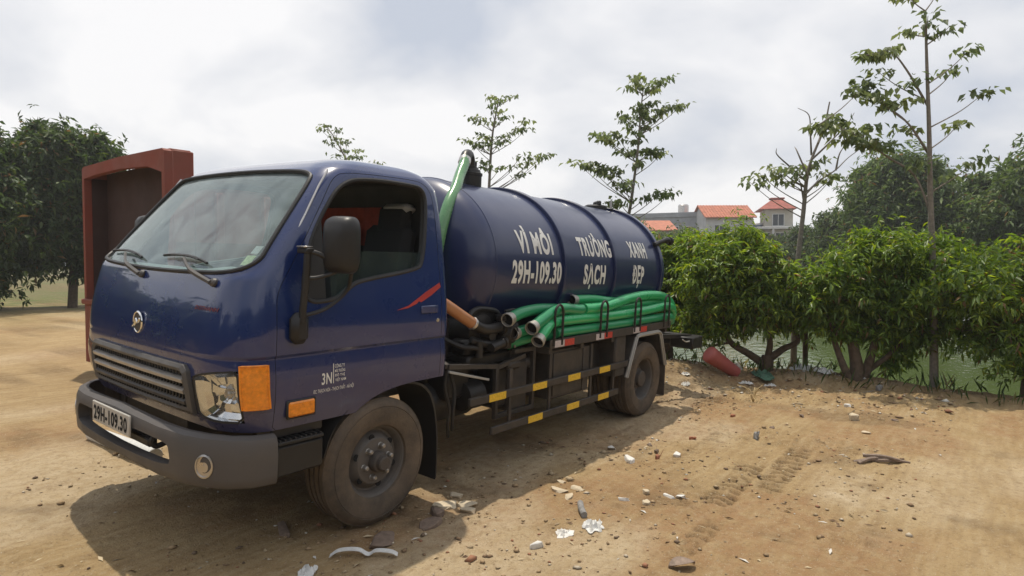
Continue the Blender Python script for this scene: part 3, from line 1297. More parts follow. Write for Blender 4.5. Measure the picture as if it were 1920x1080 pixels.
def wheel(x, y, front, flip, rot=0.2, hub=True):
    w = bpy.data.objects.new('wheel', RIM_F if front else RIM_R)
    w.parent = truck
    w.location = OFF + Vector((x, y, .395))
    w.rotation_euler = (0, rot, math.pi if flip else 0)
    COL.objects.link(w)
    t = link(bpy.data.objects.new('tyre', TYRE), w)
    if hub:
        link(bpy.data.objects.new('hub', HUB_F if front else HUB_R), w)
        for k in range(6):
            a = k * math.pi / 3 + .35
            q = link(bpy.data.objects.new('lug_nut', NUT), w)
            rr = .097 if front else .125
            q.location = (rr * math.cos(a), .020 if front else .158, rr * math.sin(a))
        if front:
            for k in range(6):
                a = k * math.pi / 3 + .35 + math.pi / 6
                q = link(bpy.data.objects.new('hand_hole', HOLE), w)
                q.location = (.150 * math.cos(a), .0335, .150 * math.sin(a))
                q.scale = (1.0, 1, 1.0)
    return w


XR = 3.60
wheel(0, -.965, True, False, .15)
wheel(0, .965, True, True, .5)
for sgn in (-1, 1):
    wheel(XR, sgn * .965, False, sgn > 0, .4)
    wheel(XR, sgn * .72, False, sgn > 0, .1, hub=False)

# chassis ---------------------------------------------------------------------
s = TB()
for sgn in (-1, 1):
    s.box((2.15, sgn * .40, .715), (6.10, .06, .20), .006)
for x in (-.85, .6, 1.5, 2.4, 3.2, 4.1, 5.1):
    s.box((x, 0, .70), (.08, .80, .14), .006)
s.box((2.55, -.45, .86), (3.4, .08, .09), .005)
s.box((2.55, .45, .86), (3.4, .08, .09), .005)
frame = s.build('chassis_frame', M_black)
s = TB()
s.cyl((0, -.80, .37), (0, .80, .37), .05)
s.box((0, 0, .36), (.10, 1.3, .11), .02)
for sgn in (-1, 1):
    s.slab([[(x, sgn * .43 + d, .47 - .10 * (1 - ((x) / .65) ** 2)) for x in np.linspace(-.65, .65, 13)] for d in (-.035, .035)], (0, 0, .05))
s.build('front_axle', M_black)
s = TB()
s.cyl((XR, -.85, .395), (XR, .85, .395), .065)
s.lathe([(.0, -.2), (.10, -.18), (.17, -.08), (.185, 0), (.17, .08), (.10, .18), (0, .2)], (XR, 0, .395), (0, 1, 0), 24)
for sgn in (-1, 1):
    s.slab([[(XR + x, sgn * .48 + d, .55 - .12 * (1 - (x / .7) ** 2)) for x in np.linspace(-.7, .7, 13)] for d in (-.04, .04)], (0, 0, .07))
s.cyl((.8, 0, .60), (XR - .15, 0, .43), .045)
s.build('rear_axle', M_black)
s = TB()
s.box((-.15, 0, .70), (1.1, .62, .42), .06)
s.box((.55, 0, .58), (.55, .36, .34), .06)
s.build('engine', M_steel)
s = TB()
s.box((5.18, 0, .64), (.10, 1.90, .15), .012)
for sgn in (-1, 1):
    s.box((4.9, sgn * .45, .66), (.5, .05, .12), .005)
    s.box((5.03, sgn * .80, .64), (.22, .30, .14), .01)
s.bar((4.25, -.55, .745), (5.14, -.82, .70), .05, .05)
s.build('rear_bumper', M_black)
s = TB()
s.tube(spline([(4.72, -.90, .705), (4.80, -.905, .672), (4.9, -.905, .666), (5.06, -.905, .664)], 5), .008, 6)
s.build('tail_rod', M_galv)

# tank -----------------------------------------------------------------------------
TA, TBZ = .827, .713


def tzc(x):
    return 1.523 - .024 * (x - 3.0)


def tank_pt(x, ph, o=0.0, sc=1.0):
    a = (TA + o) * sc
    b = (TBZ + o) * sc
    return Vector((x, -a * math.cos(ph), tzc(x) + b * math.sin(ph)))


s = TB()
n = 120
secs = []
for k in range(13):
    a = k / 12 * math.pi / 2
    secs.append((1.24 - .31 * math.cos(a), max(math.sin(a), .02) ** .85))
for x in np.linspace(1.24, 4.18, 24)[1:]:
    secs.append((x, 1.0))
for k in range(1, 13):
    a = k / 12 * math.pi / 2
    secs.append((4.18 + .24 * math.sin(a), max(math.cos(a), .02) ** .85))
vs = [tank_pt(x, k * 2 * math.pi / n, 0, sc) for x, sc in secs for k in range(n)]
fs = []
for i in range(len(secs) - 1):
    for k in range(n):
        fs.append((i * n + k, i * n + (k + 1) % n, (i + 1) * n + (k + 1) % n, (i + 1) * n + k))
fs.append(tuple(range(n)))
fs.append(tuple((len(secs) - 1) * n + k for k in range(n)))
s.add(vs, fs)
tank = s.build('tank', M_tank, None, 60)


def hoop(name, x, w, o, mt, par, sub=96):
    s = MB()
    vs, fs = [], []
    pr = [(-w / 2, .0), (-w / 2, o - .006), (-w / 2 + .006, o), (w / 2 - .006, o), (w / 2, o - .006), (w / 2, .0)]
    for k in range(sub):
        for dx, oo in pr:
            vs.append(tank_pt(x + dx, k * 2 * math.pi / sub, oo))
    m = len(pr)
    for k in range(sub):
        for j in range(m - 1):
            fs.append((k * m + j, k * m + j + 1, ((k + 1) % sub) * m + j + 1, ((k + 1) % sub) * m + j))
    s.add(vs, fs)
    return s.build(name, mt, par, 40)


for x in (2.197, 3.106, 4.159):
    hoop('reinforcing_ring', x, .065, .032, M_tank, tank)
hoop('weld_seam', 1.245, .022, .006, M_tank, tank)
s = MB()
for x in (1.5, 2.6, 3.9):
    for sgn in (-1, 1):
        s.prism([(x - .05, sgn * .25, .90), (x - .05, sgn * .60, .90), (x - .05, sgn * .74, 1.18), (x - .05, sgn * .60, 1.08), (x - .05, sgn * .30, .86)],
                [(x + .05, sgn * .25, .90), (x + .05, sgn * .60, .90), (x + .05, sgn * .74, 1.18), (x + .05, sgn * .60, 1.08), (x + .05, sgn * .30, .86)])
s.build('tank_saddle', M_black, tank)
# overflow trap on top
s = MB()
fx, fy = 1.69, -.12
tz = tzc(fx) + TBZ * math.sqrt(1 - (fy / TA) ** 2)
s.lathe([(.105, -.06), (.105, .02), (.105, .075), (.112, .08), (.112, .10), (.098, .105), (.090, .13), (.075, .136), (.072, .15), (.0, .153)], (fx, fy, tz), (0, 0, 1), 32)
trap = s.build('overflow_trap', M_blackplastic, tank)
s = MB()
s.tube(spline([(1.67, -.13, tz + .12), (1.66, -.14, tz + .205), (1.62, -.16, tz + .245), (1.56, -.19, tz + .235), (1.515, -.215, tz + .195)], 6), .047, 14)
s.lathe([(.055, 0), (.055, .03), (.048, .032)], (1.665, -.135, tz + .13), (0, 0, 1), 18)
s.lathe([(.044, .0), (.046, .06), (.030, .075), (.0, .078)], (1.735, -.10, tz + .14), (0, 0, 1), 16)
s.build('trap_elbow', M_blackplastic, trap)
s = MB()
s.lathe([(.050, -.02), (.053, 0), (.053, .035), (.048, .04)], (1.513, -.216, tz + .185), (-.5, -.25, -.8), 18)
s.build('hose_clamp', M_dullchrome, trap)
s = MB()
pth = spline([(1.52, -.215, tz + .20), (1.46, -.25, tz + .13), (1.35, -.31, tz + .03), (1.21, -.40, tz - .09), (1.05, -.47, tz - .25), (.93, -.50, tz - .55), (.88, -.50, tz - 1.0), (.92, -.48, tz - 1.25)], 7)
s.tube(pth, .046, 14)
s.build('vacuum_hose', M_hose3, tank)
# rear hatch gear
s = MB()
hz = tzc(4.1) + TBZ
s.lathe([(.13, -.03), (.13, .03), (.10, .045), (0, .05)], (3.99, -.05, hz), (0, 0, 1), 24)
for k in range(3):
    s.box((4.02 + .08 * (k - 1), -.12 + .07 * k, hz + .055), (.05, .05, .07), .012)
s.bar((4.00, -.25, hz - .015), (4.22, -.12, hz + .09), .03, .03)
s.build('top_hatch', M_blackplastic, tank)
s = MB()
rz = tzc(4.2) + .33
s.box((4.20, -.70, rz - .02), (.16, .08, .10), .015)
s.tube(spline([(4.08, -.775, rz - .01), (4.22, -.79, rz + .03), (4.36, -.80, rz + .05), (4.43, -.80, rz + .03)], 5), [.026] * 8 + [.034] * 8, 10)
s.lathe([(.045, 0), (.05, .03), (.0, .035)], (4.40, -.80, rz + .045), (1, -.1, -.2), 14)
s.build('rear_door_clamp', M_blackplastic, tank)

# lettering on the tank ----------------------------------------------------------


def text_bm(txt, bold=.02):
    cu = bpy.data.curves.new('t', 'FONT')
    cu.body = txt
    cu.size = 1.0
    cu.offset = bold
    cu.space_character = 1.0 + bold * 3.2
    cu.resolution_u = 6
    ob = bpy.data.objects.new('t', cu)
    COL.objects.link(ob)
    bpy.context.view_layer.update()
    me = bpy.data.meshes.new_from_object(ob.evaluated_get(bpy.context.evaluated_depsgraph_get()))
    bpy.data.objects.remove(ob)
    bpy.data.curves.remove(cu)
    bm = bmesh.new()
    bm.from_mesh(me)
    bpy.data.meshes.remove(me)
    return bm


_h = text_bm('H')
CAP = max(v.co.y for v in _h.verts) - .0
_h.free()


def lettering(name, txt, fn, mt, par, bold=.03, cuts=7, italic=0.0, loc=None):
    """fn(u, v): u 0..1 across the word, v 0..1 baseline to cap height"""
    bm = text_bm(txt, bold)
    bmesh.ops.triangulate(bm, faces=bm.faces)
    for k in range(-2, cuts + 4):
        bmesh.ops.bisect_plane(bm, geom=bm.verts[:] + bm.edges[:] + bm.faces[:], plane_co=(0, CAP * k / cuts, 0), plane_no=(0, 1, 0))
    x0 = min(v.co.x for v in bm.verts)
    x1 = max(v.co.x for v in bm.verts)
    for v in bm.verts:
        vv = v.co.y / CAP
        v.co = fn((v.co.x - x0) / (x1 - x0) + italic * vv, vv)
    me = bpy.data.meshes.new(name)
    bm.to_mesh(me)
    bm.free()
    me.materials.append(mt)
    o = link(bpy.data.objects.new(name, me), par)
    if loc is not None:
        o.location = loc
    return o


for txt, x0, x1, a0, a1 in (('V\u00cc M\u00d4I', 1.535, 2.028, 11.2, 25.2), ('29H-109.30', 1.437, 2.140, -8.6, 5.0),
                            ('TR\u01af\u1edcNG', 2.457, 3.060, 12.0, 25.0), ('S\u1ea0CH', 2.520, 2.918, -9.0, 4.4),
                            ('XANH', 3.452, 3.850, 13.4, 26.2), ('\u0110\u1eb8P', 3.485, 3.745, -8.5, 5.0)):
    lettering('lettering', txt, lambda u, v: tank_pt(x0 + (x1 - x0) * u, R(a0 + (a1 - a0) * v), .003), M_white, tank, .042)

# lettering on cab and plate
lettering('plate_number', '29H-109.30', lambda u, v: Vector((-1.1255, .225 - .45 * u, .652 + .076 * v)), M_dark, plate, .034, 2)


def door_fn(x0, x1, z0, z1):
    def f(u, v):
        x, z = x0 + (x1 - x0) * u, z0 + (z1 - z0) * v
        return Vector((x, side_y(x, z) - .003, z))
    return f


lettering('lettering', '3N', door_fn(-.438, -.372, .938, 1.000), M_white, near_door, .02, 3)
for txt, x0, x1, z0, z1 in (('C\u00d4NG TY', -.352, -.285, 1.022, 1.040), ('M\u00d4I TR\u01af\u1edcNG', -.352, -.283, .996, 1.012),
                            ('\u0110\u00d4 TH\u1eca', -.352, -.285, .972, .986), ('VI\u1ec6T NAM', -.348, -.276, .944, .960),
                            ('\u0110C: TH\u1ea0CH H\u00d2A - TH\u1ea0CH TH\u1ea4T - H\u00c0 N\u1ed8I', -.488, -.218, .894, .914)):
    lettering('small_lettering', txt, door_fn(x0, x1, z0, z1), M_white, near_door, .012, 2)
s = MB()
s.prism([(-.3625, side_y(-.36, 1.0) - .001, .935), (-.3585, side_y(-.36, 1.0) - .001, .935), (-.3585, side_y(-.36, 1.04) - .001, 1.046), (-.3625, side_y(-.36, 1.04) - .001, 1.046)],
        [(-.3625, side_y(-.36, 1.0) - .003, .935), (-.3585, side_y(-.36, 1.0) - .003, .935), (-.3585, side_y(-.36, 1.04) - .003, 1.046), (-.3625, side_y(-.36, 1.04) - .003, 1.046)])
s.build('lettering_bar', M_white, near_door)
# red stripe on the door
s = MB()


def stripe(poly, o=.003):
    return [(x, side_y(x, z) - o, z) for x, z in poly]


A = [(.10, 1.318), (.20, 1.343), (.255, 1.372), (.30, 1.394), (.35, 1.420), (.482, 1.478), (.490, 1.450), (.40, 1.400), (.305, 1.358), (.285, 1.366), (.265, 1.350), (.19, 1.327)]
s.prism(stripe(A, .001), stripe(A, .004))
s.build('stripe_decal', M_red, near_door)
# red word beside the emblem
lettering('lettering', 'DOTHANH', lambda u, v: Vector((front_x(-.585 - .20 * u, 1.348 + .020 * v) - .003, -.585 - .20 * u, 1.348 + .020 * v)), M_reddull, cab, .02, 2, italic=.03)

# hose rack -----------------------------------------------------------------
s = TB()
s.box((2.94, -.995, .945), (2.36, .012, .075), .003)
s.box((2.94, -.86, .915), (2.36, .26, .012), .003)
for x in (1.80, 2.30, 2.85, 3.45, 4.05):
    s.box((x, -.70, .885), (.05, .56, .05), .004)
rack = s.build('hose_rack', M_steel)
for x in (1.80, 2.555, 3.235, 3.925):
    s = MB()
    s.tube(spline([(x + .005, -1.004, .93), (x + .005, -1.006, 1.10), (x + .01, -1.006, 1.225), (x + .065, -1.006, 1.268), (x + .12, -1.006, 1.225), (x + .125, -1.006, 1.10), (x + .125, -1.004, .93)], 5), .011, 8)
    s.build('rack_loop', M_black, rack)
for x in (1.824, 2.495, 3.225):
    s = MB()
    s.box((x + .073, -1.0022, .942), (.146, .003, .056), .0008)
    s.build('reflector', M_whiterefl, rack)
    s = MB()
    s.box((x + .223, -1.0022, .942), (.150, .003, .056), .0008)
    s.build('reflector', M_redrefl, rack)

# side guards -----------------------------------------------------------------
s = TB()
s.box((2.06, -.98, .622), (2.52, .03, .058), .005)
guard = s.build('side_guard', M_steel)
s = MB()
s.box((2.02, -.98, .368), (1.94, .03, .058), .005)
s.build('lower_rail', M_steel, guard)
for x, z0, z1 in ((1.30, .36, .80), (1.835, .34, .91), (2.93, .34, .91), (2.50, .36, .88)):
    s = MB()
    s.box((x, -.955, (z0 + z1) / 2), (.035, .02, z1 - z0), .003)
    s.build('guard_post', M_steel, guard)
for x in (1.005, 1.545, 2.063, 2.597):
    s = MB()
    s.box((x + .098, -.9962, .622), (.196, .003, .056), .0008)
    s.build('reflector', M_yellow, guard)
for x in (1.50, 2.063, 2.592):
    s = MB()
    s.box((x + .098, -.9962, .368), (.196, .003, .056), .0008)
    s.build('reflector', M_yellow, guard)
# tool box / battery box behind the guards
s = TB()
s.box((2.19, -.77, .665), (.62, .32, .43), .015)
s.box((2.19, -.935, .665), (.56, .012, .37), .004)
s.box((2.42, -.945, .665), (.10, .012, .40), .004)
s.build('tool_box', M_steel)
s = TB()
s.box((2.72, -.62, .70), (.36, .40, .32), .02)
s.build('air_tank_box', M_black)

# rear fenders -----------------------------------------------------------------------
for sgn in (-1, 1):
    s = TB()
    fp = [(3.12, .48), (3.30, .865), (3.36, .882), (3.80, .882), (3.86, .86), (4.02, .50)]
    s.slab([[(x, sgn * y, z) for x, z in fp] for y in (.62, 1.0)], (0, 0, .012))
    fen = s.build('rear_fender', M_steel, None, 20)
    s = MB()
    for a, b in zip(fp[:-1], fp[1:]):
        s.bar((a[0], sgn * 1.004, a[1] + .004), (b[0], sgn * 1.004, b[1] + .004), .012, .042, .003, up=(0, sgn, 0))
        s.bar((a[0], sgn * 1.004, a[1] + .004), (b[0], sgn * 1.004, b[1] + .004), .042, .012, .003, up=(0, sgn, 0))
    s.build('fender_edge', M_galv, fen)
    s = MB()
    s.box((3.02, sgn * .80, .71), (.20, .36, .40), .01)
    s.build('splash_panel', M_steel, fen)
    s = MB()
    s.box((4.06, sgn * .80, .36), (.012, .38, .42), .003)
    s.build('mud_flap', M_rubber, fen)

# pump set between cab and rack -------------------------------------------------------------
s = TB()
s.lathe([(.10, -.16), (.15, -.15), (.16, -.13), (.16, .12), (.15, .15), (.10, .16), (.04, .165), (.04, .26)], (1.16, -.62, 1.06), (0, -1, 0), 28)
s.lathe([(.07, 0), (.07, .18), (.09, .19), (.09, .21), (.06, .215)], (1.42, -.78, .93), (0, 0, 1), 22)
s.box((1.25, -.60, .86), (.55, .40, .10), .02)
s.lathe([(.062, 0), (.062, .06), (.078, .065), (.078, .085), (.055, .09), (.055, .18)], (1.28, -.84, 1.10), (1, 0, 0), 20)
s.lathe([(.055, 0), (.055, .16), (.07, .165), (.07, .20)], (1.33, -.84, 1.00), (0, 0, 1), 20)
s.box((1.37, -.86, 1.06), (.13, .12, .16), .03)
s.cyl((1.37, -.86, 1.13), (1.37, -.86, 1.235), .016)
s.lathe([(.05, 0), (.05, .12), (.062, .125), (.062, .15)], (1.22, -.80, .93), (0, 0, 1), 18)
s.lathe([(.035, 0), (.035, .14), (.045, .145), (.045, .165)], (1.12, -.90, .97), (1, 0, .2), 16)
s.tube([(1.34 + .045 * math.cos(a), -.945, 1.075 + .045 * math.sin(a)) for a in np.linspace(0, 6.283, 20, endpoint=False)], .007, 6, closed=True)
s.box((1.02, -.72, .97), (.14, .16, .12), .02)
s.cyl((1.05, -.84, .90), (1.05, -.84, 1.02), .03)
s.cyl((.85, -.62, .90), (.85, -.62, 1.18), .07)
s.tube(spline([(.80, -.70, 1.05), (.90, -.80, .99), (1.02, -.84, .97), (1.10, -.80, .90)], 5), .018, 8)
s.bar((1.31, -.87, 1.235), (1.43, -.87, 1.245), .025, .016)
s.box((1.22, -.50, .72), (.92, .16, .50), .02)  # added black filler that darkens the space behind the thin frames
s.box((.92, -.66, .72), (.26, .22, .26), .03)
s.box((1.38, -.70, .62), (.16, .22, .34), .03)
s.lathe([(.09, -.10), (.11, -.09), (.11, .09), (.09, .10)], (1.06, -.74, .60), (1, 0, 0), 22)
pump = s.build('vacuum_pump', M_black)
s = MB()
for q in ((1.345, -.905, 1.13), (1.40, -.905, 1.02), (1.455, -.86, .945), (1.25, -.905, 1.02)):
    s.lathe([(.011, 0), (.011, .012), (0, .014)], q, (0, -1, .2), 8)
s.build('bolt_set', M_nut, pump)
s = MB()
s.tube(spline([(1.02, -.76, 1.165), (1.045, -.76, 1.225), (1.12, -.76, 1.252), (1.25, -.76, 1.24), (1.34, -.76, 1.215), (1.385, -.76, 1.14), (1.39, -.76, 1.04)], 5), .022, 10)
s.slab([[(1.05, -.755, 1.17), (1.09, -.755, 1.23), (1.2, -.755, 1.24), (1.33, -.755, 1.20), (1.37, -.755, 1.12)], [(1.05, -.755, 1.06), (1.09, -.755, 1.05), (1.2, -.755, 1.04), (1.33, -.755, 1.04), (1.37, -.755, 1.05)]], (0, .03, 0))
s.build('belt_guard', M_blackplastic, pump)
s = MB()
s.tube(spline([(.50, -.82, 1.40), (.66, -.85, 1.315), (.82, -.86, 1.228), (.945, -.865, 1.162)], 6), .043, 14)
s.build('orange_hose', M_orange, pump)
s = MB()
s.lathe([(.046, -.012), (.048, -.01), (.048, .01), (.046, .012)], (.94, -.865, 1.165), (.87, 0, -.49), 18)
s.build('hose_clamp', M_dullchrome, pump)
s = MB()
s.tube(spline([(.93, -.865, 1.17), (.98, -.865, 1.145), (1.06, -.865, 1.115), (1.16, -.86, 1.105), (1.30, -.85, 1.115)], 5), .040, 14)
s.tube(spline([(1.00, -.80, 1.03), (1.10, -.84, 1.00), (1.25, -.86, .99), (1.36, -.86, 1.0)], 5), .03, 10)
s.build('suction_pipe', M_black, pump)
# gearbox and hydraulic tank under the pump
s = TB()
s.box((1.56, -.72, .62), (.24, .26, .42), .03)
s.lathe([(.09, 0), (.10, .02), (.10, .07), (.07, .09), (.07, .11)], (1.56, -.74, .83), (0, 0, 1), 22)
s.lathe([(.05, 0), (.055, .02), (.055, .07), (.035, .075)], (1.66, -.78, .78), (1, -.3, 0), 18)
s.box((1.45, -.84, .80), (.16, .10, .07), .02)
s.build('oil_tank', M_steel)
s = TB()
for a, b in (((.62, -.93, .895), (1.24, -.86, .812)), ((.62, -.93, .895), (.70, -.70, .93)), ((1.24, -.86, .83), (1.24, -.86, .40)), ((1.24, -.86, .80), (1.60, -.86, .86)),
             ((1.72, -.86, .90), (1.72, -.86, .40)), ((1.24, -.86, .42), (1.72, -.86, .42)), ((1.45, -.86, .905), (1.74, -.86, .905))):
    s.bar(a, b, .035, .035, .003)
s.build('pump_stand', M_steel)
s = TB()
s.bar((.62, -.945, .862), (1.10, -.90, .735), .022, .018, .003)
s.build('stay_bar', M_galv)
s = TB()
s.tube(spline([(.64, -.90, .88), (.62, -.91, .75), (.66, -.92, .60), (.66, -.91, .48), (.70, -.88, .38)], 6), .012, 8)
s.tube(spline([(.70, -.88, .84), (.73, -.90, .70), (.71, -.91, .55), (.74, -.88, .42)], 6), .014, 8)
s.tube(spline([(.75, -.70, .90), (.95, -.72, .75), (1.15, -.70, .72), (1.3, -.66, .60)], 6), .016, 8)
s.build('cable', M_blackplastic)
s = TB()
s.lathe([(.0, -.25), (.14, -.24), (.155, -.2), (.155, .2), (.14, .24), (0, .25)], (.98, -.55, .55), (1, 0, 0), 24)
s.build('air_reservoir', M_black)
# far side fuel tank
s = TB()
s.box((1.9, .72, .60), (1.0, .42, .42), .05)
s.build('fuel_tank', M_black)

# ---- hoses lying on the rack (things of their own, built in truck space and placed with its tilt)
ROTX = Matrix.Rotation(TILT, 3, 'X')


def tw(p):
    return ROTX @ (Vector(p) + OFF) + Vector((0, -.9, 0))


def hose(label, pts, r, mt, c0=True, c1=False, n=8, dark_end=True):
    P = spline([tw(p) for p in pts], n)
    s = MB()
    s.tube(P, r, 16, cap=True)
    o = s.build('suction_hose', mt, None, 50)
    tag(o, label, 'hose', 'green hoses on the truck rack')
    for end, nx, use in ((P[0], P[1], c0), (P[-1], P[-2], c1)):
        if not use:
            continue
        d = (end - nx).normalized()
        s = MB()
        s.lathe([(r * 1.0, -.052), (r * 1.07, -.050), (r * 1.07, -.030), (r * 1.15, -.027), (r * 1.20, -.018), (r * 1.20, .008), (r * 1.12, .012), (r * 1.02, .010), (r * .97, -.03)], end + d * .02, d, 20, False, False)
        cp = s.build('coupling', M_coup, o)
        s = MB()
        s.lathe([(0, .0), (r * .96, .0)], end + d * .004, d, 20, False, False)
        s.build('dark_bore_disc', M_dark, cp)  # dark disc painted as the shade inside the hose
    return o


hose('top green hose, its coupled end raised against the tank above the rack', [(2.40, -.80, 1.268), (2.55, -.81, 1.27), (2.75, -.82, 1.262), (2.95, -.83, 1.24), (3.2, -.81, 1.22), (3.5, -.78, 1.215), (3.9, -.78, 1.22)], .043, M_hose)
hose('bright green hose arching over the stack and drooping off the rack end', [(2.36, -.935, 1.200), (2.55, -.935, 1.198), (2.75, -.93, 1.202), (2.95, -.92, 1.222), (3.25, -.90, 1.252), (3.60, -.895, 1.272), (3.95, -.89, 1.262), (4.20, -.88, 1.222), (4.36, -.88, 1.14), (4.43, -.87, 1.03), (4.40, -.84, .93)], .050, M_hose, c0=False)
hose('dark green hose whose coupling points highest beside the pump', [(1.30, -.92, 1.178), (1.47, -.90, 1.212), (1.72, -.87, 1.225), (2.0, -.84, 1.212), (2.3, -.82, 1.185), (2.7, -.80, 1.16), (3.3, -.79, 1.13), (4.05, -.80, 1.12)], .046, M_hose2)
hose('green hose ending in a wide coupling in the middle of the bundle', [(1.525, -.985, 1.105), (1.69, -.965, 1.158), (1.86, -.95, 1.208), (2.03, -.94, 1.222), (2.25, -.935, 1.20), (2.33, -.93, 1.20)], .047, M_hose2)
hose('light green hose bending down over the front of the rack', [(1.572, -1.015, 1.005), (1.69, -.995, 1.075), (1.85, -.955, 1.118), (2.2, -.945, 1.122), (2.75, -.945, 1.112), (3.2, -.945, 1.114), (3.56, -.945, 1.122), (4.05, -.94, 1.140), (4.25, -.93, 1.12), (4.36, -.91, 1.05), (4.38, -.88, .97)], .046, M_hose)
hose('short coupled green hose poking out low behind the others', [(1.405, -.90, 1.058), (1.57, -.88, 1.07), (1.80, -.85, 1.072), (2.2, -.84, 1.06), (2.8, -.83, 1.035), (3.4, -.83, 1.02), (4.0, -.83, 1.02)], .044, M_hose2)
hose('lowest green hose lying straight along the rack floor', [(1.90, -.945, .972 + .05), (2.26, -.945, 1.020), (2.78, -.945, 1.018), (3.57, -.945, 1.020), (4.10, -.94, 1.024), (4.26, -.93, 1.0), (4.34, -.90, .95)], .045, M_hose2, c0=False)
hose('second green hose above the rack floor, dull and dusty', [(2.05, -.855, 1.15), (2.6, -.86, 1.15), (3.2, -.865, 1.17), (3.7, -.86, 1.185), (4.1, -.86, 1.18), (4.26, -.87, 1.14), (4.33, -.87, 1.05)], .042, M_hose, c0=False)
hose('green hose dropping from the bundle down to the pump', [(1.44, -.80, .955), (1.53, -.845, .985), (1.65, -.88, 1.005), (1.80, -.88, 1.00), (2.1, -.87, .985)], .046, M_hose2, c0=False)

# ---- measured sapling skeletons (world metres)
s1t = [(8.66,9.32,2.68),(8.6,9.45,3.53),(8.42,9.71,4.02),(8.28,9.92,4.37),(8.17,10.08,4.73),(8.08,10.21,5.01),(7.97,10.36,5.28)]
s1c = [(8.14,10.64,5.37),(8.02,10.73,5.28),(7.99,9.87,5.15),(8.08,10.28,5.02),(7.87,10.11,4.82),(7.97,9.8,4.85),(8.06,9.58,4.81),(7.93,9.91,4.48),(8.53,10.31,4.72),(8.69,9.94,4.7),(8.52,10.11,4.51),(8.71,9.86,4.54),(8.55,9.06,4.27),(8.49,9.32,4.06),(8.95,9.23,3.97)]
s2t = [(8.13,4.93,2.71),(8.15,4.92,3.27),(8.21,4.91,4.09),(8.25,4.88,4.55),(8.31,4.82,5.01),(8.33,4.8,5.19)]
s2c = [(8.27,4.9,5.23),(8.11,4.61,5.1),(8.51,4.54,5.24),(7.94,4.7,4.96),(8.67,5.0,5.03),(8.68,4.87,4.87),(8.03,5.24,4.78),(7.97,4.96,4.72),(8.54,5.11,4.76),(8.74,4.36,4.74),(8.85,4.67,4.62),(8.96,4.47,4.62),(8.09,5.09,4.43),(8.37,4.58,4.41),(7.93,5.42,4.32),(7.98,5.1,4.17),(7.93,4.77,4.21),(8.17,4.67,4.19),(8.61,4.86,4.36),(8.29,4.12,3.9),(8.46,3.9,3.89),(9.07,3.98,4.01),(8.38,4.33,3.72),(8.74,4.24,3.8),(8.57,4.37,3.57),(8.02,4.89,3.7),(8.66,5.03,3.79),(7.88,4.87,3.81),(7.99,5.07,4.22),(7.75,5.06,4.2),(8.21,5.12,4.39),(8.73,3.88,3.93)]
s3t = [(8.1,1.64,2.16),(8.13,1.6,2.35),(8.19,1.55,2.75),(8.25,1.51,3.24),(8.3,1.47,3.73),(8.33,1.45,4.22),(8.36,1.43,4.61),(8.39,1.41,4.86)]
s3c = [(8.53,1.59,5.14),(8.34,1.63,4.91),(8.38,1.09,4.93),(8.52,1.03,5.01),(8.09,1.35,4.47),(8.45,1.26,4.6),(8.34,0.85,4.44),(8.98,0.9,4.6),(8.44,1.84,4.43),(8.68,1.6,4.44),(8.67,1.32,4.37),(8.24,2.17,4.07),(7.72,1.6,3.94),(8.08,1.49,4.05),(8.75,1.52,4.23),(8.47,1.62,3.95),(8.05,1.67,3.69),(8.59,1.67,3.78),(8.52,1.33,3.72),(8.8,1.23,3.7),(7.6,2.08,3.38),(7.65,1.87,3.33),(7.56,2.34,3.49),(7.74,1.69,3.34),(7.97,1.7,3.1),(8.54,1.72,3.19),(8.24,1.27,2.85),(8.18,0.93,2.93),(8.3,0.82,2.87),(8.06,1.41,4.93),(8.74,1.33,4.92),(7.75,2.01,4.0),(7.81,1.83,3.87),(7.89,1.49,4.2),(8.76,1.55,4.56),(8.55,1.08,4.45),(7.6,1.98,3.45),(7.6,1.76,3.24),(7.8,1.49,3.04),(8.07,1.31,3.49),(8.63,1.27,3.75),(7.8,1.6,2.77),(7.63,1.67,2.71)]
s4t = [(7.9,-1.41,1.08),(7.94,-1.43,1.73),(8.0,-1.48,2.42),(8.05,-1.51,2.94),(8.12,-1.57,3.26),(8.23,-1.7,3.69),(8.3,-1.76,4.1)]
s4b = [[(8.26,-1.52,3.31),(8.09,-1.54,3.61),(8.02,-1.53,3.88),(7.97,-1.38,4.0)],[(7.88,-1.53,2.66),(8.14,-1.66,2.88),(8.24,-1.87,3.04),(8.58,-1.98,3.26),(8.73,-2.19,3.45)],[(8.1,-1.56,3.21),(8.09,-1.76,3.39),(8.27,-1.88,3.58),(8.36,-1.99,3.72),(8.43,-2.08,3.91)],[(7.96,-1.52,2.87),(8.01,-1.26,3.13),(7.67,-1.17,3.27),(7.64,-1.17,3.36)],[(8.17,-1.46,2.8),(7.96,-1.36,2.86),(8.0,-1.2,2.9)],[(8.14,-1.64,3.46),(8.39,-1.7,3.85),(8.34,-1.74,4.04)],[(8.42,-1.84,3.06),(8.44,-1.88,3.3),(8.43,-1.97,3.45)],[(7.93,-1.55,2.94),(7.88,-1.41,3.31),(8.07,-1.32,3.43)],[(8.15,-1.45,2.56),(8.13,-1.41,2.81),(7.92,-1.43,2.91)]]
s4c = [(7.57,-0.78,2.89),(7.67,-0.82,2.95),(7.67,-0.92,3.0),(7.92,-1.13,3.09),(7.75,-1.09,3.1),(7.87,-1.17,2.92),(7.94,-1.24,2.97),(7.87,-1.42,3.07),(8.22,-1.44,3.13),(8.31,-1.53,3.17),(8.03,-1.75,3.2),(8.42,-1.67,3.05),(8.51,-1.79,2.99),(8.34,-1.77,2.93),(7.7,-1.34,3.03)]
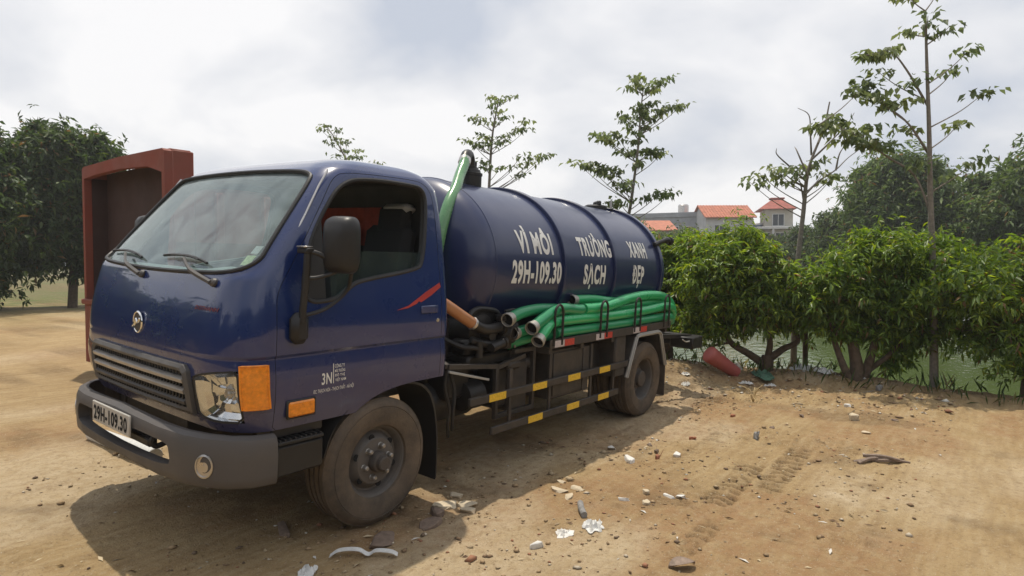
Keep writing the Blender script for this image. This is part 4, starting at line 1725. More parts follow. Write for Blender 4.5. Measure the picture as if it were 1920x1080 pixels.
s5t = [(7.28,-3.27,-0.22),(7.3,-3.24,0.88),(7.32,-3.21,1.71),(7.33,-3.17,2.53),(7.34,-3.14,3.36),(7.34,-3.1,4.19),(7.35,-3.07,4.87)]
s5b = [[(7.34,-3.18,2.26),(7.26,-3.0,2.75),(7.12,-2.74,2.98),(6.81,-2.57,3.11),(6.62,-2.38,3.27),(6.66,-2.13,3.41),(6.34,-2.02,3.36)],[(7.42,-3.14,3.03),(7.09,-2.95,3.38),(7.11,-2.73,3.62),(6.94,-2.51,3.76)],[(7.43,-3.12,3.65),(7.19,-2.89,4.12),(7.14,-2.71,4.36),(6.8,-2.49,4.28)]]
s5c = [(6.54,-1.97,3.41),(6.45,-2.12,3.41),(6.8,-2.12,3.57),(6.81,-2.23,3.46),(6.71,-2.36,3.33),(6.68,-2.28,3.21),(6.53,-2.5,3.19),(6.62,-2.61,3.15),(6.94,-2.54,3.41),(6.97,-2.69,3.16),(7.15,-2.62,3.15),(6.54,-2.03,3.37),(6.41,-2.24,3.33),(6.76,-2.52,3.15),(7.0,-2.43,4.34),(6.98,-2.61,4.32),(6.74,-2.72,4.28),(7.13,-2.55,4.16),(7.03,-2.43,4.01),(6.57,-2.47,3.79),(6.92,-2.54,3.9),(6.93,-2.69,3.78),(7.19,-2.7,3.71),(6.76,-2.53,3.76),(6.81,-2.65,3.7),(7.05,-2.72,4.39),(7.47,-2.85,4.68),(7.13,-3.12,4.73),(7.3,-3.34,4.6),(7.77,-3.54,4.41),(7.79,-3.37,4.18),(7.27,-3.01,3.98),(7.76,-3.72,3.83),(7.8,-3.44,3.47),(7.28,-2.84,3.39),(7.43,-3.64,2.91),(7.71,-3.35,2.77),(7.05,-3.05,2.92),(7.05,-2.92,3.68),(7.67,-3.18,5.22),(7.16,-2.88,5.06)]

# ------------------------------------------------------------------ ground
RNG = np.random.default_rng(11)
PERM = RNG.random((256, 256))


def vnoise(x, y):
    xi, yi = np.floor(x).astype(int), np.floor(y).astype(int)
    fx, fy = x - xi, y - yi
    fx = fx * fx * fx * (fx * (fx * 6 - 15) + 10)
    fy = fy * fy * fy * (fy * (fy * 6 - 15) + 10)
    a = PERM[xi % 256, yi % 256]
    b = PERM[(xi + 1) % 256, yi % 256]
    c = PERM[xi % 256, (yi + 1) % 256]
    d = PERM[(xi + 1) % 256, (yi + 1) % 256]
    return (a * (1 - fx) + b * fx) * (1 - fy) + (c * (1 - fx) + d * fx) * fy - .5


def fbm(x, y, o=4, g=.5):
    s, a = 0, 1.0
    for k in range(o):
        s = s + a * vnoise(x * 2 ** k + 17.3 * k, y * 2 ** k + 9.1 * k)
        a *= g
    return s


def sstep(a, b, x):
    t = np.clip((x - a) / (b - a), 0, 1)
    return t * t * (3 - 2 * t)


WATER_Z = -.34


def bank_x(y):
    return 7.35 + .25 * np.sin(y * .55 + 1.0) + .35 * fbm(y * .6, y * 0 + 3.3, 3)


TRACKS = [(-2.44, 1.55, 3.2, .11, 1.0), (-2.66, 1.9, 3.5, .11, 1.0), (-2.32, 1.2, 2.3, .07, .35), (-1.95, 1.6, 3.6, .12, .35), (-2.55, .3, 1.5, .07, .5), (-3.0, 3.2, 5.2, .12, .35), (-1.25, 4.1, 6.0, .12, .5)]


def ground_masks(x, y):
    tr = np.zeros_like(x)
    dk = np.zeros_like(x)
    for yc, x0, x1, w, am in TRACKS:
        yy = y - yc - .05 * np.sin(x * 1.3 + yc) - .06 * (x - x0)*0
        inside = sstep(w, w * .8, np.abs(yy)) * sstep(x0, x0 + .25, x) * sstep(x1, x1 - .25, x)
        breakup = sstep(-.35, .15, fbm(x * 2.3 + yc * 7, y * 2.3, 3))
        ph = x / .105 + np.abs(yy) / w * .55
        lug = (np.cos(2 * np.pi * ph) > -.1) & (np.abs(np.abs(yy) - w * .5) < w * .42)
        cell = vnoise(np.floor(ph) * 3.7 + yc, np.floor(yy / (w * .5)) * 5.1) > -.28
        tr = np.maximum(tr, inside * breakup * am * (lug & cell))
        dk = np.maximum(dk, inside * breakup * am)
    return tr, dk


def ground_z(x, y, fine=True):
    x = np.asarray(x, float)
    y = np.asarray(y, float)
    t = np.clip(y + .9, 0, 3.0)
    z = .0489 * t * sstep(9, 6.5, x)
    far = sstep(12, 40, np.hypot(x, y))
    z = z + .05 * fbm(x * .45, y * .45, 3) * (1 - .5 * sstep(-1.2, -.6, y) * sstep(1.3, .9, y) * sstep(-1.4, -.8, x) * sstep(4.6, 4.0, x))
    z = z + far * .5 * fbm(x * .05, y * .05, 3)
    # heap of earth behind the truck
    z = z + .20 * np.exp(-(((x - 5.9) / .75) ** 2 + ((y + .25) / .55) ** 2))
    z = z + .10 * np.exp(-(((x - 6.9) / .5) ** 2 + ((y + 1.9) / 1.2) ** 2))
    z = z - .05 * sstep(.5, .0, np.abs(y + 2.5)) * sstep(1.0, 2.0, x) * .4
    # pond
    b = bank_x(y)
    inn = sstep(b, b + 1.6, x) * sstep(46, 41, x + .1 * y) * sstep(34, 26, y) * sstep(-60, -50, y)
    z = z * (1 - inn) - 1.1 * inn
    z = z + sstep(44, 60, x) * .9
    if fine:
        near = sstep(9.5, 6.0, x) * sstep(-6.5, -4.5, y) * sstep(5, 2.5, y)
        rough = .6 + sstep(-.05, .35, fbm(x * .8 + 5, y * .8, 3)) * 1.4 + 2.0 * sstep(4.6, 5.8, x) + 1.6 * np.exp(-((x - 3.5) / .5) ** 2 - ((y + 2.45) / .35) ** 2)
        z = z + near * rough * (.016 * fbm(x * 3.1, y * 3.1, 4, .55) + .010 * fbm(x * 11, y * 11, 3, .6))
        rid = 1 - np.abs(fbm(x * 6.5 + 31, y * 6.5, 3)) * 4
        z = z + near * rough * .007 * np.clip(rid, 0, 1) ** 2 * sstep(.0, .3, fbm(x * 1.1, y * 1.1 + 40, 2))
        tr, dk = ground_masks(x, y)
        z = z - near * (.040 * tr + .008 * dk)
    return z


def gz(x, y):
    return float(ground_z(np.array([x]), np.array([y]))[0])


def axis(a, b, d, lo, hi, g=1.13):
    c = list(np.arange(a, b + d / 2, d))
    s, v = d, b
    while v < hi:
        s *= g
        v += s
        c.append(v)
    s, v = d, a
    pre = []
    while v > lo:
        s *= g
        v -= s
        pre.append(v)
    return np.array(pre[::-1] + c)


gxs = axis(-1.6, 7.8, .019, -420, 560)
gys = axis(-3.7, .2, .019, -420, 420)
GX, GY = np.meshgrid(gxs, gys, indexing='ij')
GZ = ground_z(GX, GY)
nx_, ny_ = GX.shape
V = np.stack([GX, GY, GZ], -1).reshape(-1, 3)
ii = np.arange(nx_ * ny_).reshape(nx_, ny_)
F = np.stack([ii[:-1, :-1], ii[1:, :-1], ii[1:, 1:], ii[:-1, 1:]], -1).reshape(-1, 4)
# soil colour masks: r red clay, g pale sand, b dark damp earth, plus shade painted into the tyre prints
xx, yy = V[:, 0], V[:, 1]
tr, dk = ground_masks(xx, yy)
red = sstep(.02, .42, fbm(xx * .7 + 8, yy * .9 + 2, 4, .55)) + .6 * np.exp(-(((xx - .95) / .5) ** 2 + ((yy + 1.35) / .22) ** 2)) + .5 * np.exp(-(((xx - 3.6) / 1.0) ** 2 + ((yy + 2.75) / .25) ** 2)) + .5 * np.exp(-(((xx - 1.9) / .9) ** 2 + ((yy + 1.75) / .25) ** 2))
pale = sstep(.05, .5, fbm(xx * .55 + 50, yy * 1.1 + 20, 4, .5)) * .55 + 1.3 * np.exp(-(((xx - 2.45 - .5 * (yy + 3.15)) / .38) ** 2 + ((yy + 3.12) / .18) ** 2)) * (.6 + fbm(xx * 5, yy * 5, 3))
dark = np.where(tr > .25, 1.4 * dk, .35 * dk) + sstep(.18, .5, fbm(xx * 1.4 + 90, yy * 1.4, 4, .6)) * .5 + .6 * sstep(6.3, 7.2, xx) + .35 * np.exp(-(((xx - .3) / .7) ** 2 + ((yy + 1.05) / .25) ** 2)) + .8 * sstep(4.9, 5.6, xx) * sstep(-1.2, -.2, yy) * (.6 + fbm(xx * 3, yy * 3, 3))
grass = sstep(11, 30, np.hypot(xx + 1, yy)) * sstep(-.5, .2, fbm(xx * .1, yy * .1 + 7, 3))
att = np.clip(np.stack([red, pale, dark, grass], -1), 0, 1)

m = bpy.data.materials.new('dirt')
m.use_nodes = True
nt = m.node_tree
bs = nt.nodes['Principled BSDF']
bs.inputs['Roughness'].default_value = .95
bs.inputs['Specular IOR Level'].default_value = .15


def nn(t, **k):
    n = nt.nodes.new(t)
    for a, b in k.items():
        setattr(n, a, b)
    return n


def lk(a, b):
    nt.links.new(a, b)


tc = nn('ShaderNodeTexCoord')
at = nn('ShaderNodeAttribute', attribute_name='col')
sp = nn('ShaderNodeSeparateColor')
lk(at.outputs['Color'], sp.inputs[0])


def noi(scale, det=6, ro=.6):
    n = nn('ShaderNodeTexNoise')
    n.inputs['Scale'].default_value = scale
    n.inputs['Detail'].default_value = det
    n.inputs['Roughness'].default_value = ro
    lk(tc.outputs['Object'], n.inputs['Vector'])
    return n.outputs[0]


def mr(src, a, b, c=0.0, d=1.0):
    n = nn('ShaderNodeMapRange')
    for k, v in zip(('From Min', 'From Max', 'To Min', 'To Max'), (a, b, c, d)):
        n.inputs[k].default_value = v
    lk(src, n.inputs['Value'])
    return n.outputs[0]


def mixc(f, a, b):
    n = nn('ShaderNodeMix', data_type='RGBA')
    for s_, v in (('Factor', f), ('A', a), ('B', b)):
        if isinstance(v, (tuple, float, int)):
            n.inputs[s_].default_value = v if isinstance(v, (float, int)) else (*v, 1)
        else:
            lk(v, n.inputs[s_])
    return n.outputs['Result']


def mul(a, b):
    n = nn('ShaderNodeMath', operation='MULTIPLY')
    for i, v in enumerate((a, b)):
        if isinstance(v, (float, int)):
            n.inputs[i].default_value = v
        else:
            lk(v, n.inputs[i])
    return n.outputs[0]


mp = nn('ShaderNodeMapping')
mp.inputs['Scale'].default_value = (1.1, 9.0, 1.0)
mp.inputs['Rotation'].default_value = (0, 0, .06)
lk(tc.outputs['Object'], mp.inputs[0])
stk = nn('ShaderNodeTexNoise')
stk.inputs['Scale'].default_value = 2.0
stk.inputs['Detail'].default_value = 6
lk(mp.outputs[0], stk.inputs['Vector'])
c0 = mixc(mr(noi(2.2), .32, .68), (.350, .240, .118), (.450, .325, .172))
c0 = mixc(mr(stk.outputs[0], .50, .72, 0, .5), c0, (.255, .170, .090))
c0 = mixc(mr(stk.outputs[0], .50, .30, 0, .45), c0, (.50, .395, .245))
c0 = mixc(mul(sp.outputs[0], mr(noi(9), .35, .6, .15, .70)), c0, (.330, .190, .095))
c0 = mixc(mul(sp.outputs[1], mr(noi(14), .3, .6, .4, 1.0)), c0, (.60, .49, .34))
c0 = mixc(mul(sp.outputs[2], mr(noi(11), .3, .6, .45, 1.0)), c0, (.115, .073, .040))
c0 = mixc(mul(at.outputs['Alpha'], mr(noi(.9), .35, .6, .2, 1.0)), c0, (.085, .125, .030))
c0 = mixc(mr(noi(17, 5, .7), .52, .70, 0, .55), c0, (.235, .150, .075))
c0 = mixc(mr(noi(21, 5, .7), .55, .70, 0, .5), c0, (.47, .375, .24))
c0 = mixc(mr(noi(46, 3), .58, .72, 0, .6), c0, (.225, .145, .085))
c0 = mixc(mr(noi(95, 2), .63, .72, 0, .6), c0, (.60, .52, .40))
c0 = mixc(mr(noi(130, 2), .60, .70, 0, .45), c0, (.19, .12, .07))
lk(c0, bs.inputs['Base Color'])
bp = nn('ShaderNodeBump')
bp.inputs['Strength'].default_value = 1.0
bp.inputs['Distance'].default_value = .02
ad = nn('ShaderNodeMath', operation='ADD')
lk(noi(26, 6, .68), ad.inputs[0])
lk(mul(noi(120, 4, .7), .5), ad.inputs[1])
lk(ad.outputs[0], bp.inputs['Height'])
lk(bp.outputs[0], bs.inputs['Normal'])
M_dirt = m
ground = arr_mesh('ground', V, F, M_dirt, None, att, True)
tag(ground, kind='structure')

# ------------------------------------------------------------------ pond
m = bpy.data.materials.new('pond_water')
m.use_nodes = True
nt = m.node_tree
bs = nt.nodes['Principled BSDF']
bs.inputs['Base Color'].default_value = (.080, .112, .036, 1)
bs.inputs['Roughness'].default_value = .06
bs.inputs['IOR'].default_value = 1.33
tc = nn('ShaderNodeTexCoord')
mp = nn('ShaderNodeMapping')
mp.inputs['Scale'].default_value = (1, 2.2, 1)
lk(tc.outputs['Object'], mp.inputs[0])
wv = nn('ShaderNodeTexNoise')
wv.inputs['Scale'].default_value = 3.0
wv.inputs['Detail'].default_value = 4
lk(mp.outputs[0], wv.inputs['Vector'])
bp = nn('ShaderNodeBump')
bp.inputs['Strength'].default_value = .35
bp.inputs['Distance'].default_value = .05
lk(wv.outputs[0], bp.inputs['Height'])
lk(bp.outputs[0], bs.inputs['Normal'])
M_water = m
wx, wy = np.linspace(6.6, 52, 24), np.linspace(-64, 38, 40)
WX, WY = np.meshgrid(wx, wy, indexing='ij')
iw = np.arange(WX.size).reshape(WX.shape)
pond = arr_mesh('pond_water', np.stack([WX, WY, np.full_like(WX, WATER_Z)], -1).reshape(-1, 3), np.stack([iw[:-1, :-1], iw[1:, :-1], iw[1:, 1:], iw[:-1, 1:]], -1).reshape(-1, 4), M_water, None, None, True)
tag(pond, kind='structure')

# ------------------------------------------------------------------ plants
M_leaf = leaf_mat('leaf', .45, .40)
M_leaf_far = leaf_mat('leaf_far', .38, .6)
M_bark = mat('bark', (.115, .082, .055), rough=.9, vary=.4, dust_scale=9, bump=.6, bump_scale=35)
M_bark_pale = mat('pale_bark', (.20, .175, .145), rough=.9, vary=.3, dust_scale=14, bump=.4, bump_scale=50)
UP = np.array([0, 0, 1.0])


def norm(a):
    return a / np.maximum(np.linalg.norm(a, axis=-1, keepdims=True), 1e-9)


def leaves(base, dirn, L, W, rng, cols, fold=.25, curl=.2):
    """base (n,3) leaf foot, dirn (n,3) leaf direction -> folded blades with 6 points each, 4 quads-worth of tris"""
    n = len(base)
    d = norm(dirn)
    side = norm(np.cross(d, UP + rng.normal(0, .35, (n, 3))))
    nrm = np.cross(side, d)
    L = np.asarray(L).reshape(-1, 1) * np.ones((n, 1))
    W = np.asarray(W).reshape(-1, 1) * np.ones((n, 1))
    p0 = base
    m1 = base + d * L * .42 + nrm * L * .03
    p1 = m1 + side * W + nrm * W * fold
    p2 = m1 - side * W + nrm * W * fold
    tip = base + d * L - nrm * L * curl * .6
    V = np.stack([p0, p1, tip, p2], 1).reshape(-1, 3)
    k = np.arange(n) * 4
    F = np.concatenate([np.stack([k, k + 1, k + 2], 1), np.stack([k, k + 2, k + 3], 1)])
    C = np.repeat(cols, 4, axis=0)
    return V, F, C


def leaf_cols(n, rng, base, young, py=.2, var=.25):
    base = np.array(base)
    young = np.array(young)
    t = (rng.random(n) < py)[:, None] * rng.uniform(.3, 1, (n, 1))
    c = base * (1 - t) + young * t
    return c * (1 + rng.uniform(-var, var, (n, 1)))


def crown(name, blobs, per, nl, L, W, parent, seed, base, young, py=.2, droop=.7, mt=None, shellness=.55, var=.32, shoots=5):
    rng = np.random.default_rng(seed)
    Bs, Ds = [], []
    blobs = list(blobs)
    for bx, by, bz, br in blobs[:]:
        for _ in range(shoots):
            u = norm(rng.normal(size=3) + UP * .5)
            blobs.append((bx + u[0] * br, by + u[1] * br, bz + u[2] * br, br * rng.uniform(.18, .40)))
    for bx, by, bz, br in blobs:
        n = int(per * (br / .4) ** 2)
        u = norm(rng.normal(size=(n, 3)))
        rad = br * (shellness + (1.12 - shellness) * rng.random((n, 1)) ** .6) * (1 + .30 * rng.normal(size=(n, 1)))
        c = np.array([bx, by, bz]) + u * rad * np.array([1, 1, .88])
        tw_ = norm(u + rng.normal(0, .5, (n, 3)) + UP * .15)
        for k in range(nl):
            r = norm(np.cross(tw_, rng.normal(size=(n, 3))))
            d = norm(r * .95 + tw_ * .35 - UP * droop * rng.uniform(.3, 1.3, (n, 1)))
            Bs.append(c + r * .01 + tw_ * rng.uniform(-.06, .03, (n, 1)))
            Ds.append(d)
    Bs = np.concatenate(Bs)
    Ds = np.concatenate(Ds)
    n = len(Bs)
    ncl = n // nl
    cc = leaf_cols(ncl, rng, base, young, py, var)
    cols = np.tile(cc, (nl, 1)) * (1 + rng.uniform(-.15, .15, (n, 1)))
    dead = rng.random(n) < .035
    cols[dead] = np.array([.20, .13, .05]) * rng.uniform(.6, 1.3, (dead.sum(), 1))
    csz = np.tile(rng.uniform(.6, 1.3, ncl), nl)
    V, F, C = leaves(Bs, Ds, L * csz * rng.uniform(.65, 1.25, n), W * csz * rng.uniform(.7, 1.3, n), rng, cols)
    return arr_mesh(name, V, F, mt or M_leaf, parent, C)


def limbs(name, paths, mt, parent):
    s = MB()
    for pts, r0, r1 in paths:
        P = spline(pts, 5)
        k = len(P)
        s.tube(P, [r0 + (r1 - r0) * i / (k - 1) for i in range(k)], 8)
    return s.build(name, mt, parent, 60)


GREEN = (.125, .205, .038)
YOUNG = (.310, .395, .060)


def bush_tree(name, label, base, blobs, paths, seed, per=150, py=.22, group=None, cat='tree', L=.104, W=.0150):
    o = empty(name, base)
    tag(o, label, cat, group)
    b = np.array(base)
    crown('crown', [(x - b[0], y - b[1], z - b[2], r) for x, y, z, r in blobs], per * 1.30, 8, L, W, o, seed, GREEN, YOUNG, py)
    # twigs from limb ends into the blobs
    ends = [Vector(p[0][-1]) for p in paths]
    rng = random.Random(seed)
    pp = [([Vector(q) - Vector(base) for q in pts], r0, r1) for pts, r0, r1 in paths]
    for x, y, z, r in blobs:
        e = min(ends, key=lambda q: (q - Vector((x, y, z))).length)
        mid = (e + Vector((x, y, z))) / 2 + Vector((rng.uniform(-.08, .08), rng.uniform(-.08, .08), -.03))
        pp.append(([e - Vector(base), mid - Vector(base), Vector((x, y, z)) - Vector(base)], .018, .006))
        for k in range(3):
            q = Vector((x, y, z))
            t = q + Vector((rng.uniform(-1, 1), rng.uniform(-1, 1), rng.uniform(-.8, 1))) * r * .8
            pp.append(([q - Vector(base), (q + t) / 2 - Vector(base) + Vector((0, 0, .03)), t - Vector(base)], .007, .003))
    limbs('trunk', pp, M_bark, o)
    return o


zA = gz(6.9, -1.27) - .04
A_ = [(6.45, -0.63, 1.78, 0.34), (6.68, -0.93, 1.86, 0.36), (6.52, -1.35, 1.50, 0.32), (6.1, -0.72, 1.43, 0.42), (6.63, -0.99, 1.42, 0.45), (6.95, -1.37, 1.23, 0.4), (6.4, -0.74, 0.95, 0.4), (6.54, -1.21, 0.98, 0.36), (6.94, -1.49, 0.92, 0.3), (6.30, -0.55, 0.72, 0.28), (6.49, -0.94, 0.80, 0.20)]
bush_tree('leafy_tree', 'bushy green tree with a forked trunk behind the red tube', (6.9, -1.27, zA), A_,
          [([(6.9, -1.27, zA - .05), (6.88, -1.28, .14), (6.89, -1.30, .30)], .115, .085), ([(6.88, -1.28, .16), (6.72, -1.08, .33), (6.50, -.90, .50), (6.45, -.80, .78)], .062, .03),
           ([(6.89, -1.30, .24), (6.98, -1.48, .40), (7.05, -1.66, .52), (6.98, -1.62, .72)], .06, .022), ([(6.89, -1.30, .28), (6.85, -1.33, .55), (6.72, -1.2, .9)], .05, .03), ([(6.5, -.90, .50), (6.35, -.66, .42), (6.3, -.6, .2)], .02, .008)], 5, 175, .30)
L_ = [(7.0, 0.30, 1.66, 0.36), (7.1, 0.02, 1.74, 0.34), (7.1, 0.30, 1.34, 0.42), (7.35, 0.0, 1.36, 0.4), (7.2, 0.30, 0.85, 0.4), (7.2, -0.06, 0.84, 0.36), (6.9, 0.55, 1.48, 0.42), (6.9, 0.75, 0.86, 0.4), (7.2, 1.2, 1.5, .45), (7.3, 1.5, .9, .45)]
zL = gz(7.2, .35) - .04
bush_tree('leafy_tree', 'dense green tree right behind the tank end', (7.2, .35, zL), L_, [([(7.2, .35, zL - .05), (7.2, .35, .3), (7.15, .3, .8)], .09, .06), ([(7.2, .35, .35), (7.1, .6, .7), (7.0, .8, .9)], .05, .03), ([(7.2, .35, .4), (7.3, .05, .7), (7.3, 0, .95)], .05, .03)], 6, 165, .28)
B_ = [(6.65, -1.95, 1.26, 0.30), (6.81, -2.2, 1.40, 0.34), (7.21, -2.45, 1.57, 0.4), (7.39, -2.79, 1.68, 0.42), (7.69, -3.13, 1.57, 0.42), (7.05, -1.88, 1.0, 0.36), (7.05, -2.22, 1.07, 0.42), (7.34, -2.56, 1.02, 0.42), (7.42, -2.93, 1.07, 0.42), (6.84, -2.15, 0.84, 0.26), (7.2, -2.48, 0.78, 0.28), (7.4, -2.95, 0.76, 0.30), (7.84, -3.25, 0.92, 0.4), (7.65, -2.80, 0.36, 0.22), (7.23, -2.32, 1.28, 0.35)]
zB = gz(6.95, -2.42) - .04
bush_tree('leafy_tree', 'bushy green tree with several trunks at the right of the bank', (6.95, -2.42, zB), B_,
          [([(6.95, -2.42, zB - .05), (6.97, -2.42, .25), (6.98, -2.35, .6)], .105, .06), ([(7.02, -2.46, zB - .05), (7.08, -2.55, .3), (7.2, -2.62, .7)], .075, .04), ([(6.9, -2.38, zB - .05), (6.86, -2.28, .25), (6.88, -2.15, .6)], .06, .035), ([(7.1, -2.55, .2), (7.28, -2.72, .36), (7.42, -2.9, .6)], .04, .022)], 7, 165, .24)
R_ = [(6.94, -3.63, 1.34, 0.45), (7.5, -3.93, 1.3, 0.5), (7.7, -4.34, 1.5, 0.5), (7.25, -3.88, 0.76, 0.45), (7.62, -4.31, 0.75, 0.5), (7.87, -4.72, 1.1, 0.5), (7.9, -4.9, .6, .5)]
zR = gz(7.4, -4.2) - .04
bush_tree('leafy_tree', 'low green bush at the far right end of the bank', (7.4, -4.2, zR), R_, [([(7.4, -4.2, zR - .05), (7.42, -4.2, .3), (7.4, -4.1, .7)], .08, .05)], 8, 150, .22)
for i, (bx, by, h, lab) in enumerate(((7.6, 3.3, 1.1, 'round green bush behind the truck, between the saplings'), (7.5, 6.4, 1.3, 'green bush on the bank behind the middle of the tank'),
                                      (7.3, 9.0, 1.3, 'green bush on the bank behind the truck cab'))):
    rr = random.Random(i)
    bl = [(bx + rr.uniform(-.5, .5), by + rr.uniform(-.9, .9), .2 + rr.uniform(.15, h), rr.uniform(.38, .5)) for _ in range(7)]
    zz = gz(bx, by) - .04
    bush_tree('green_bush', lab, (bx, by, zz), bl, [([(bx, by, zz - .05), (bx, by, .3), (bx, by, .6)], .06, .04)], 30 + i, 90, .2, cat='bush', L=.16, W=.024)

# thin stake in the water margin
s = MB()
s.tube([(7.50, -1.66, -.45), (7.48, -1.66, .1), (7.50, -1.65, .95)], [.042, .038, .034], 10)
o = s.build('wooden_post', M_bark)
tag(o, 'thin dark wooden post standing at the water edge between the trees', 'post')


# ---- saplings in a row along the bank
SLEAF = (.130, .170, .075)
SYOUNG = (.200, .240, .095)


def sapling(label, base, trunk, clusters, seed, extra=(), lsize=.118, r0=.042, nl=20, bare=()):
    o = empty('sapling', base)
    tag(o, label, 'tree', 'young trees planted along the bank')
    rng = np.random.default_rng(seed)
    B = Vector(base)
    tk = [B + Vector((0, 0, -.05))] + [Vector(p) for p in trunk]
    P = spline(tk, 6)
    s = MB()
    n = len(P)
    s.tube([p - B for p in P], [r0 * (1 - .8 * i / (n - 1)) for i in range(n)], 8)
    starts = list(P)
    for pts in list(extra) + list(bare):
        q = spline([Vector(p) for p in pts], 5)
        s.tube([p - B for p in q], [.017 - .013 * i / (len(q) - 1) for i in range(len(q))], 6)
        if pts in list(extra):
            starts += q
    Bs, Ds, Cs = [], [], []
    for c in clusters:
        c = Vector(c)
        # foot of the branch: on the trunk, below the cluster by its horizontal reach
        best = min(starts, key=lambda p: abs((c.z - p.z) - .75 * math.hypot(c.x - p.x, c.y - p.y)) + .35 * (c - p).length)
        mid = best.lerp(c, .55) + Vector((0, 0, -.05 * (c - best).length))
        q = spline([best, mid, c], 4)
        s.tube([p - B for p in q], [.010 - .007 * i / (len(q) - 1) for i in range(len(q))], 5)
        ax_ = (c - mid)
        ax_.z *= .3
        a2 = np.array(ax_.normalized() if ax_.length > 1e-4 else Vector((1, 0, 0)))
        cl = leaf_cols(1, rng, SLEAF, SYOUNG, .4, .2)
        foot = np.array(c - B) + rng.normal(0, 1, (nl, 3)) * np.array([.065, .065, .024]) + a2 * rng.uniform(-.20, .10, (nl, 1))
        dd = norm(rng.normal(0, 1, (nl, 3)) * np.array([1, 1, .25]) + a2 * .35 - UP * rng.uniform(.3, 1.5, (nl, 1)))
        Bs.append(foot)
        Ds.append(dd)
        Cs.append(np.repeat(cl, nl, 0) * (1 + rng.uniform(-.2, .2, (nl, 1))))
    s.build('trunk', M_bark_pale, o, 60)
    Bs, Ds, Cs = np.concatenate(Bs), np.concatenate(Ds), np.concatenate(Cs)
    V, F, C = leaves(Bs, Ds, lsize * rng.uniform(.7, 1.2, len(Bs)), lsize * .27 * rng.uniform(.8, 1.2, len(Bs)), rng, Cs, .15, .35)
    arr_mesh('crown', V, F, M_leaf, o, C)
    return o


def gbase(x, y):
    return (x, y, gz(x, y))


sapling('sapling whose leaning top shows just above the cab roof', gbase(8.75, 9.2), s1t, s1c, 1)
sapling('slender young tree rising behind the black trap on the tank', gbase(8.1, 4.95), s2t, s2c, 2, nl=19)
sapling('leafiest young tree, standing behind the rear end of the tank', gbase(8.05, 1.7), s3t, s3c, 3, nl=30, lsize=.125)
sapling('half bare young tree with few leaves in front of the far houses', gbase(7.85, -1.40), s4t, s4c, 4, bare=s4b, nl=18, r0=.05)
sapling('young tree at the right reaching its leafy branches in over the pond', gbase(7.28, -3.27), s5t, s5c, 5, extra=s5b, nl=26, r0=.06)

# ---- trees on the far bank


def far_tree(label, x, y, h, w, seed, base=(.085, .135, .040), young=(.155, .210, .060), n=10, per=120, L=.42):
    rr = random.Random(seed)
    z0 = max(gz(x, y), -.2)
    o = empty('far_tree', (x, y, z0))
    tag(o, label, 'tree', 'trees on the far bank')
    bl = []
    for k in range(n):
        t = (k + .5) / n
        zz = h * (.25 + .68 * t)
        rad = w * .5 * math.sin(math.pi * (.22 + .68 * t)) ** .7
        a = rr.uniform(0, 6.28)
        bl.append((math.cos(a) * rad * .6, math.sin(a) * rad * .6, zz, w * rr.uniform(.20, .30)))
    sc = .4
    L *= .62
    per *= 2.2
    crown('crown', bl, per * sc * sc / (w * .25) ** 2, 5, L, L * .17, o, seed, base, young, .25, .5, M_leaf_far, .5, .35)
    s = MB()
    s.tube([(0, 0, -.3), (.1, 0, h * .3), (.05, .05, h * .75)], [w * .045, w * .035, w * .01], 8)
    for bx, by, bz, br in bl[::2]:
        s.tube([(.08, 0, h * .25), (bx * .5, by * .5, bz * .8), (bx, by, bz)], [w * .018, w * .012, w * .005], 6)
    s.build('trunk', M_bark, o, 60)
    return o


far_tree('tall dark tree across the pond at the right', 36.5, .2, 6.6, 5.6, 51, n=16, per=520, L=.5)
far_tree('dark tree across the pond beyond the right edge', 34.5, -5.0, 6.2, 6.2, 52, n=14, per=480, L=.5)
far_tree('mid green tree across the pond below the tower house', 43.0, 5.6, 2.9, 5.2, 53, (.05, .085, .025), (.10, .14, .035), 12, 420, .5)
far_tree('pale green rounded tree across the pond beside the dark one', 39.5, 3.4, 4.4, 4.0, 54, (.06, .10, .03), (.12, .16, .04), 12, 420, .45)
far_tree('low green tree in front of the blue building', 50.0, 11.0, 2.1, 4.6, 55, (.055, .09, .03), (.10, .14, .04), 12, 420, .55)
far_tree('low dark tree in front of the gabled house', 52.0, 14.5, 2.3, 5.0, 56, (.045, .08, .025), (.10, .14, .04), 12, 420, .55)
far_tree('yellowish low tree left of the gabled house', 51.0, 18.5, 2.8, 6.0, 57, (.07, .11, .03), (.14, .18, .04), 12, 420, .55)
far_tree('dark tree behind the tank end near the grey building', 50.0, 23.0, 3.7, 6.5, 58, n=12, per=420, L=.55)
far_tree('bushy tree across the pond hidden behind the tank', 46.0, 30.0, 4.6, 7.0, 59, n=12, per=380, L=.6)
far_tree('wide tree across the pond, far right', 36.0, -9.5, 6.0, 7.5, 60, n=14, per=440, L=.55)
far_tree('round tree across the pond, right of the wide one', 36.0, -17.0, 5.6, 7.5, 61, n=14, per=420, L=.6)
far_tree('tree standing behind the red container', 5.6, 21.4, 5.9, 3.6, 62, (.05, .085, .025), (.10, .14, .035), 14, 420, .4)
far_tree('leafy tree left of the red container', 1.5, 22.0, 5.0, 5.5, 63, (.045, .08, .022), (.10, .14, .035), 14, 420, .4)
far_tree('low tree in the left background behind the yard', -3.5, 24.0, 4.6, 6.0, 64, (.05, .085, .025), (.10, .14, .035), 14, 420, .4)
far_tree('broad tree behind the yard at the far left', -9.0, 27.0, 5.0, 7.0, 65, (.04, .07, .02), (.09, .13, .035), 14, 420, .45)

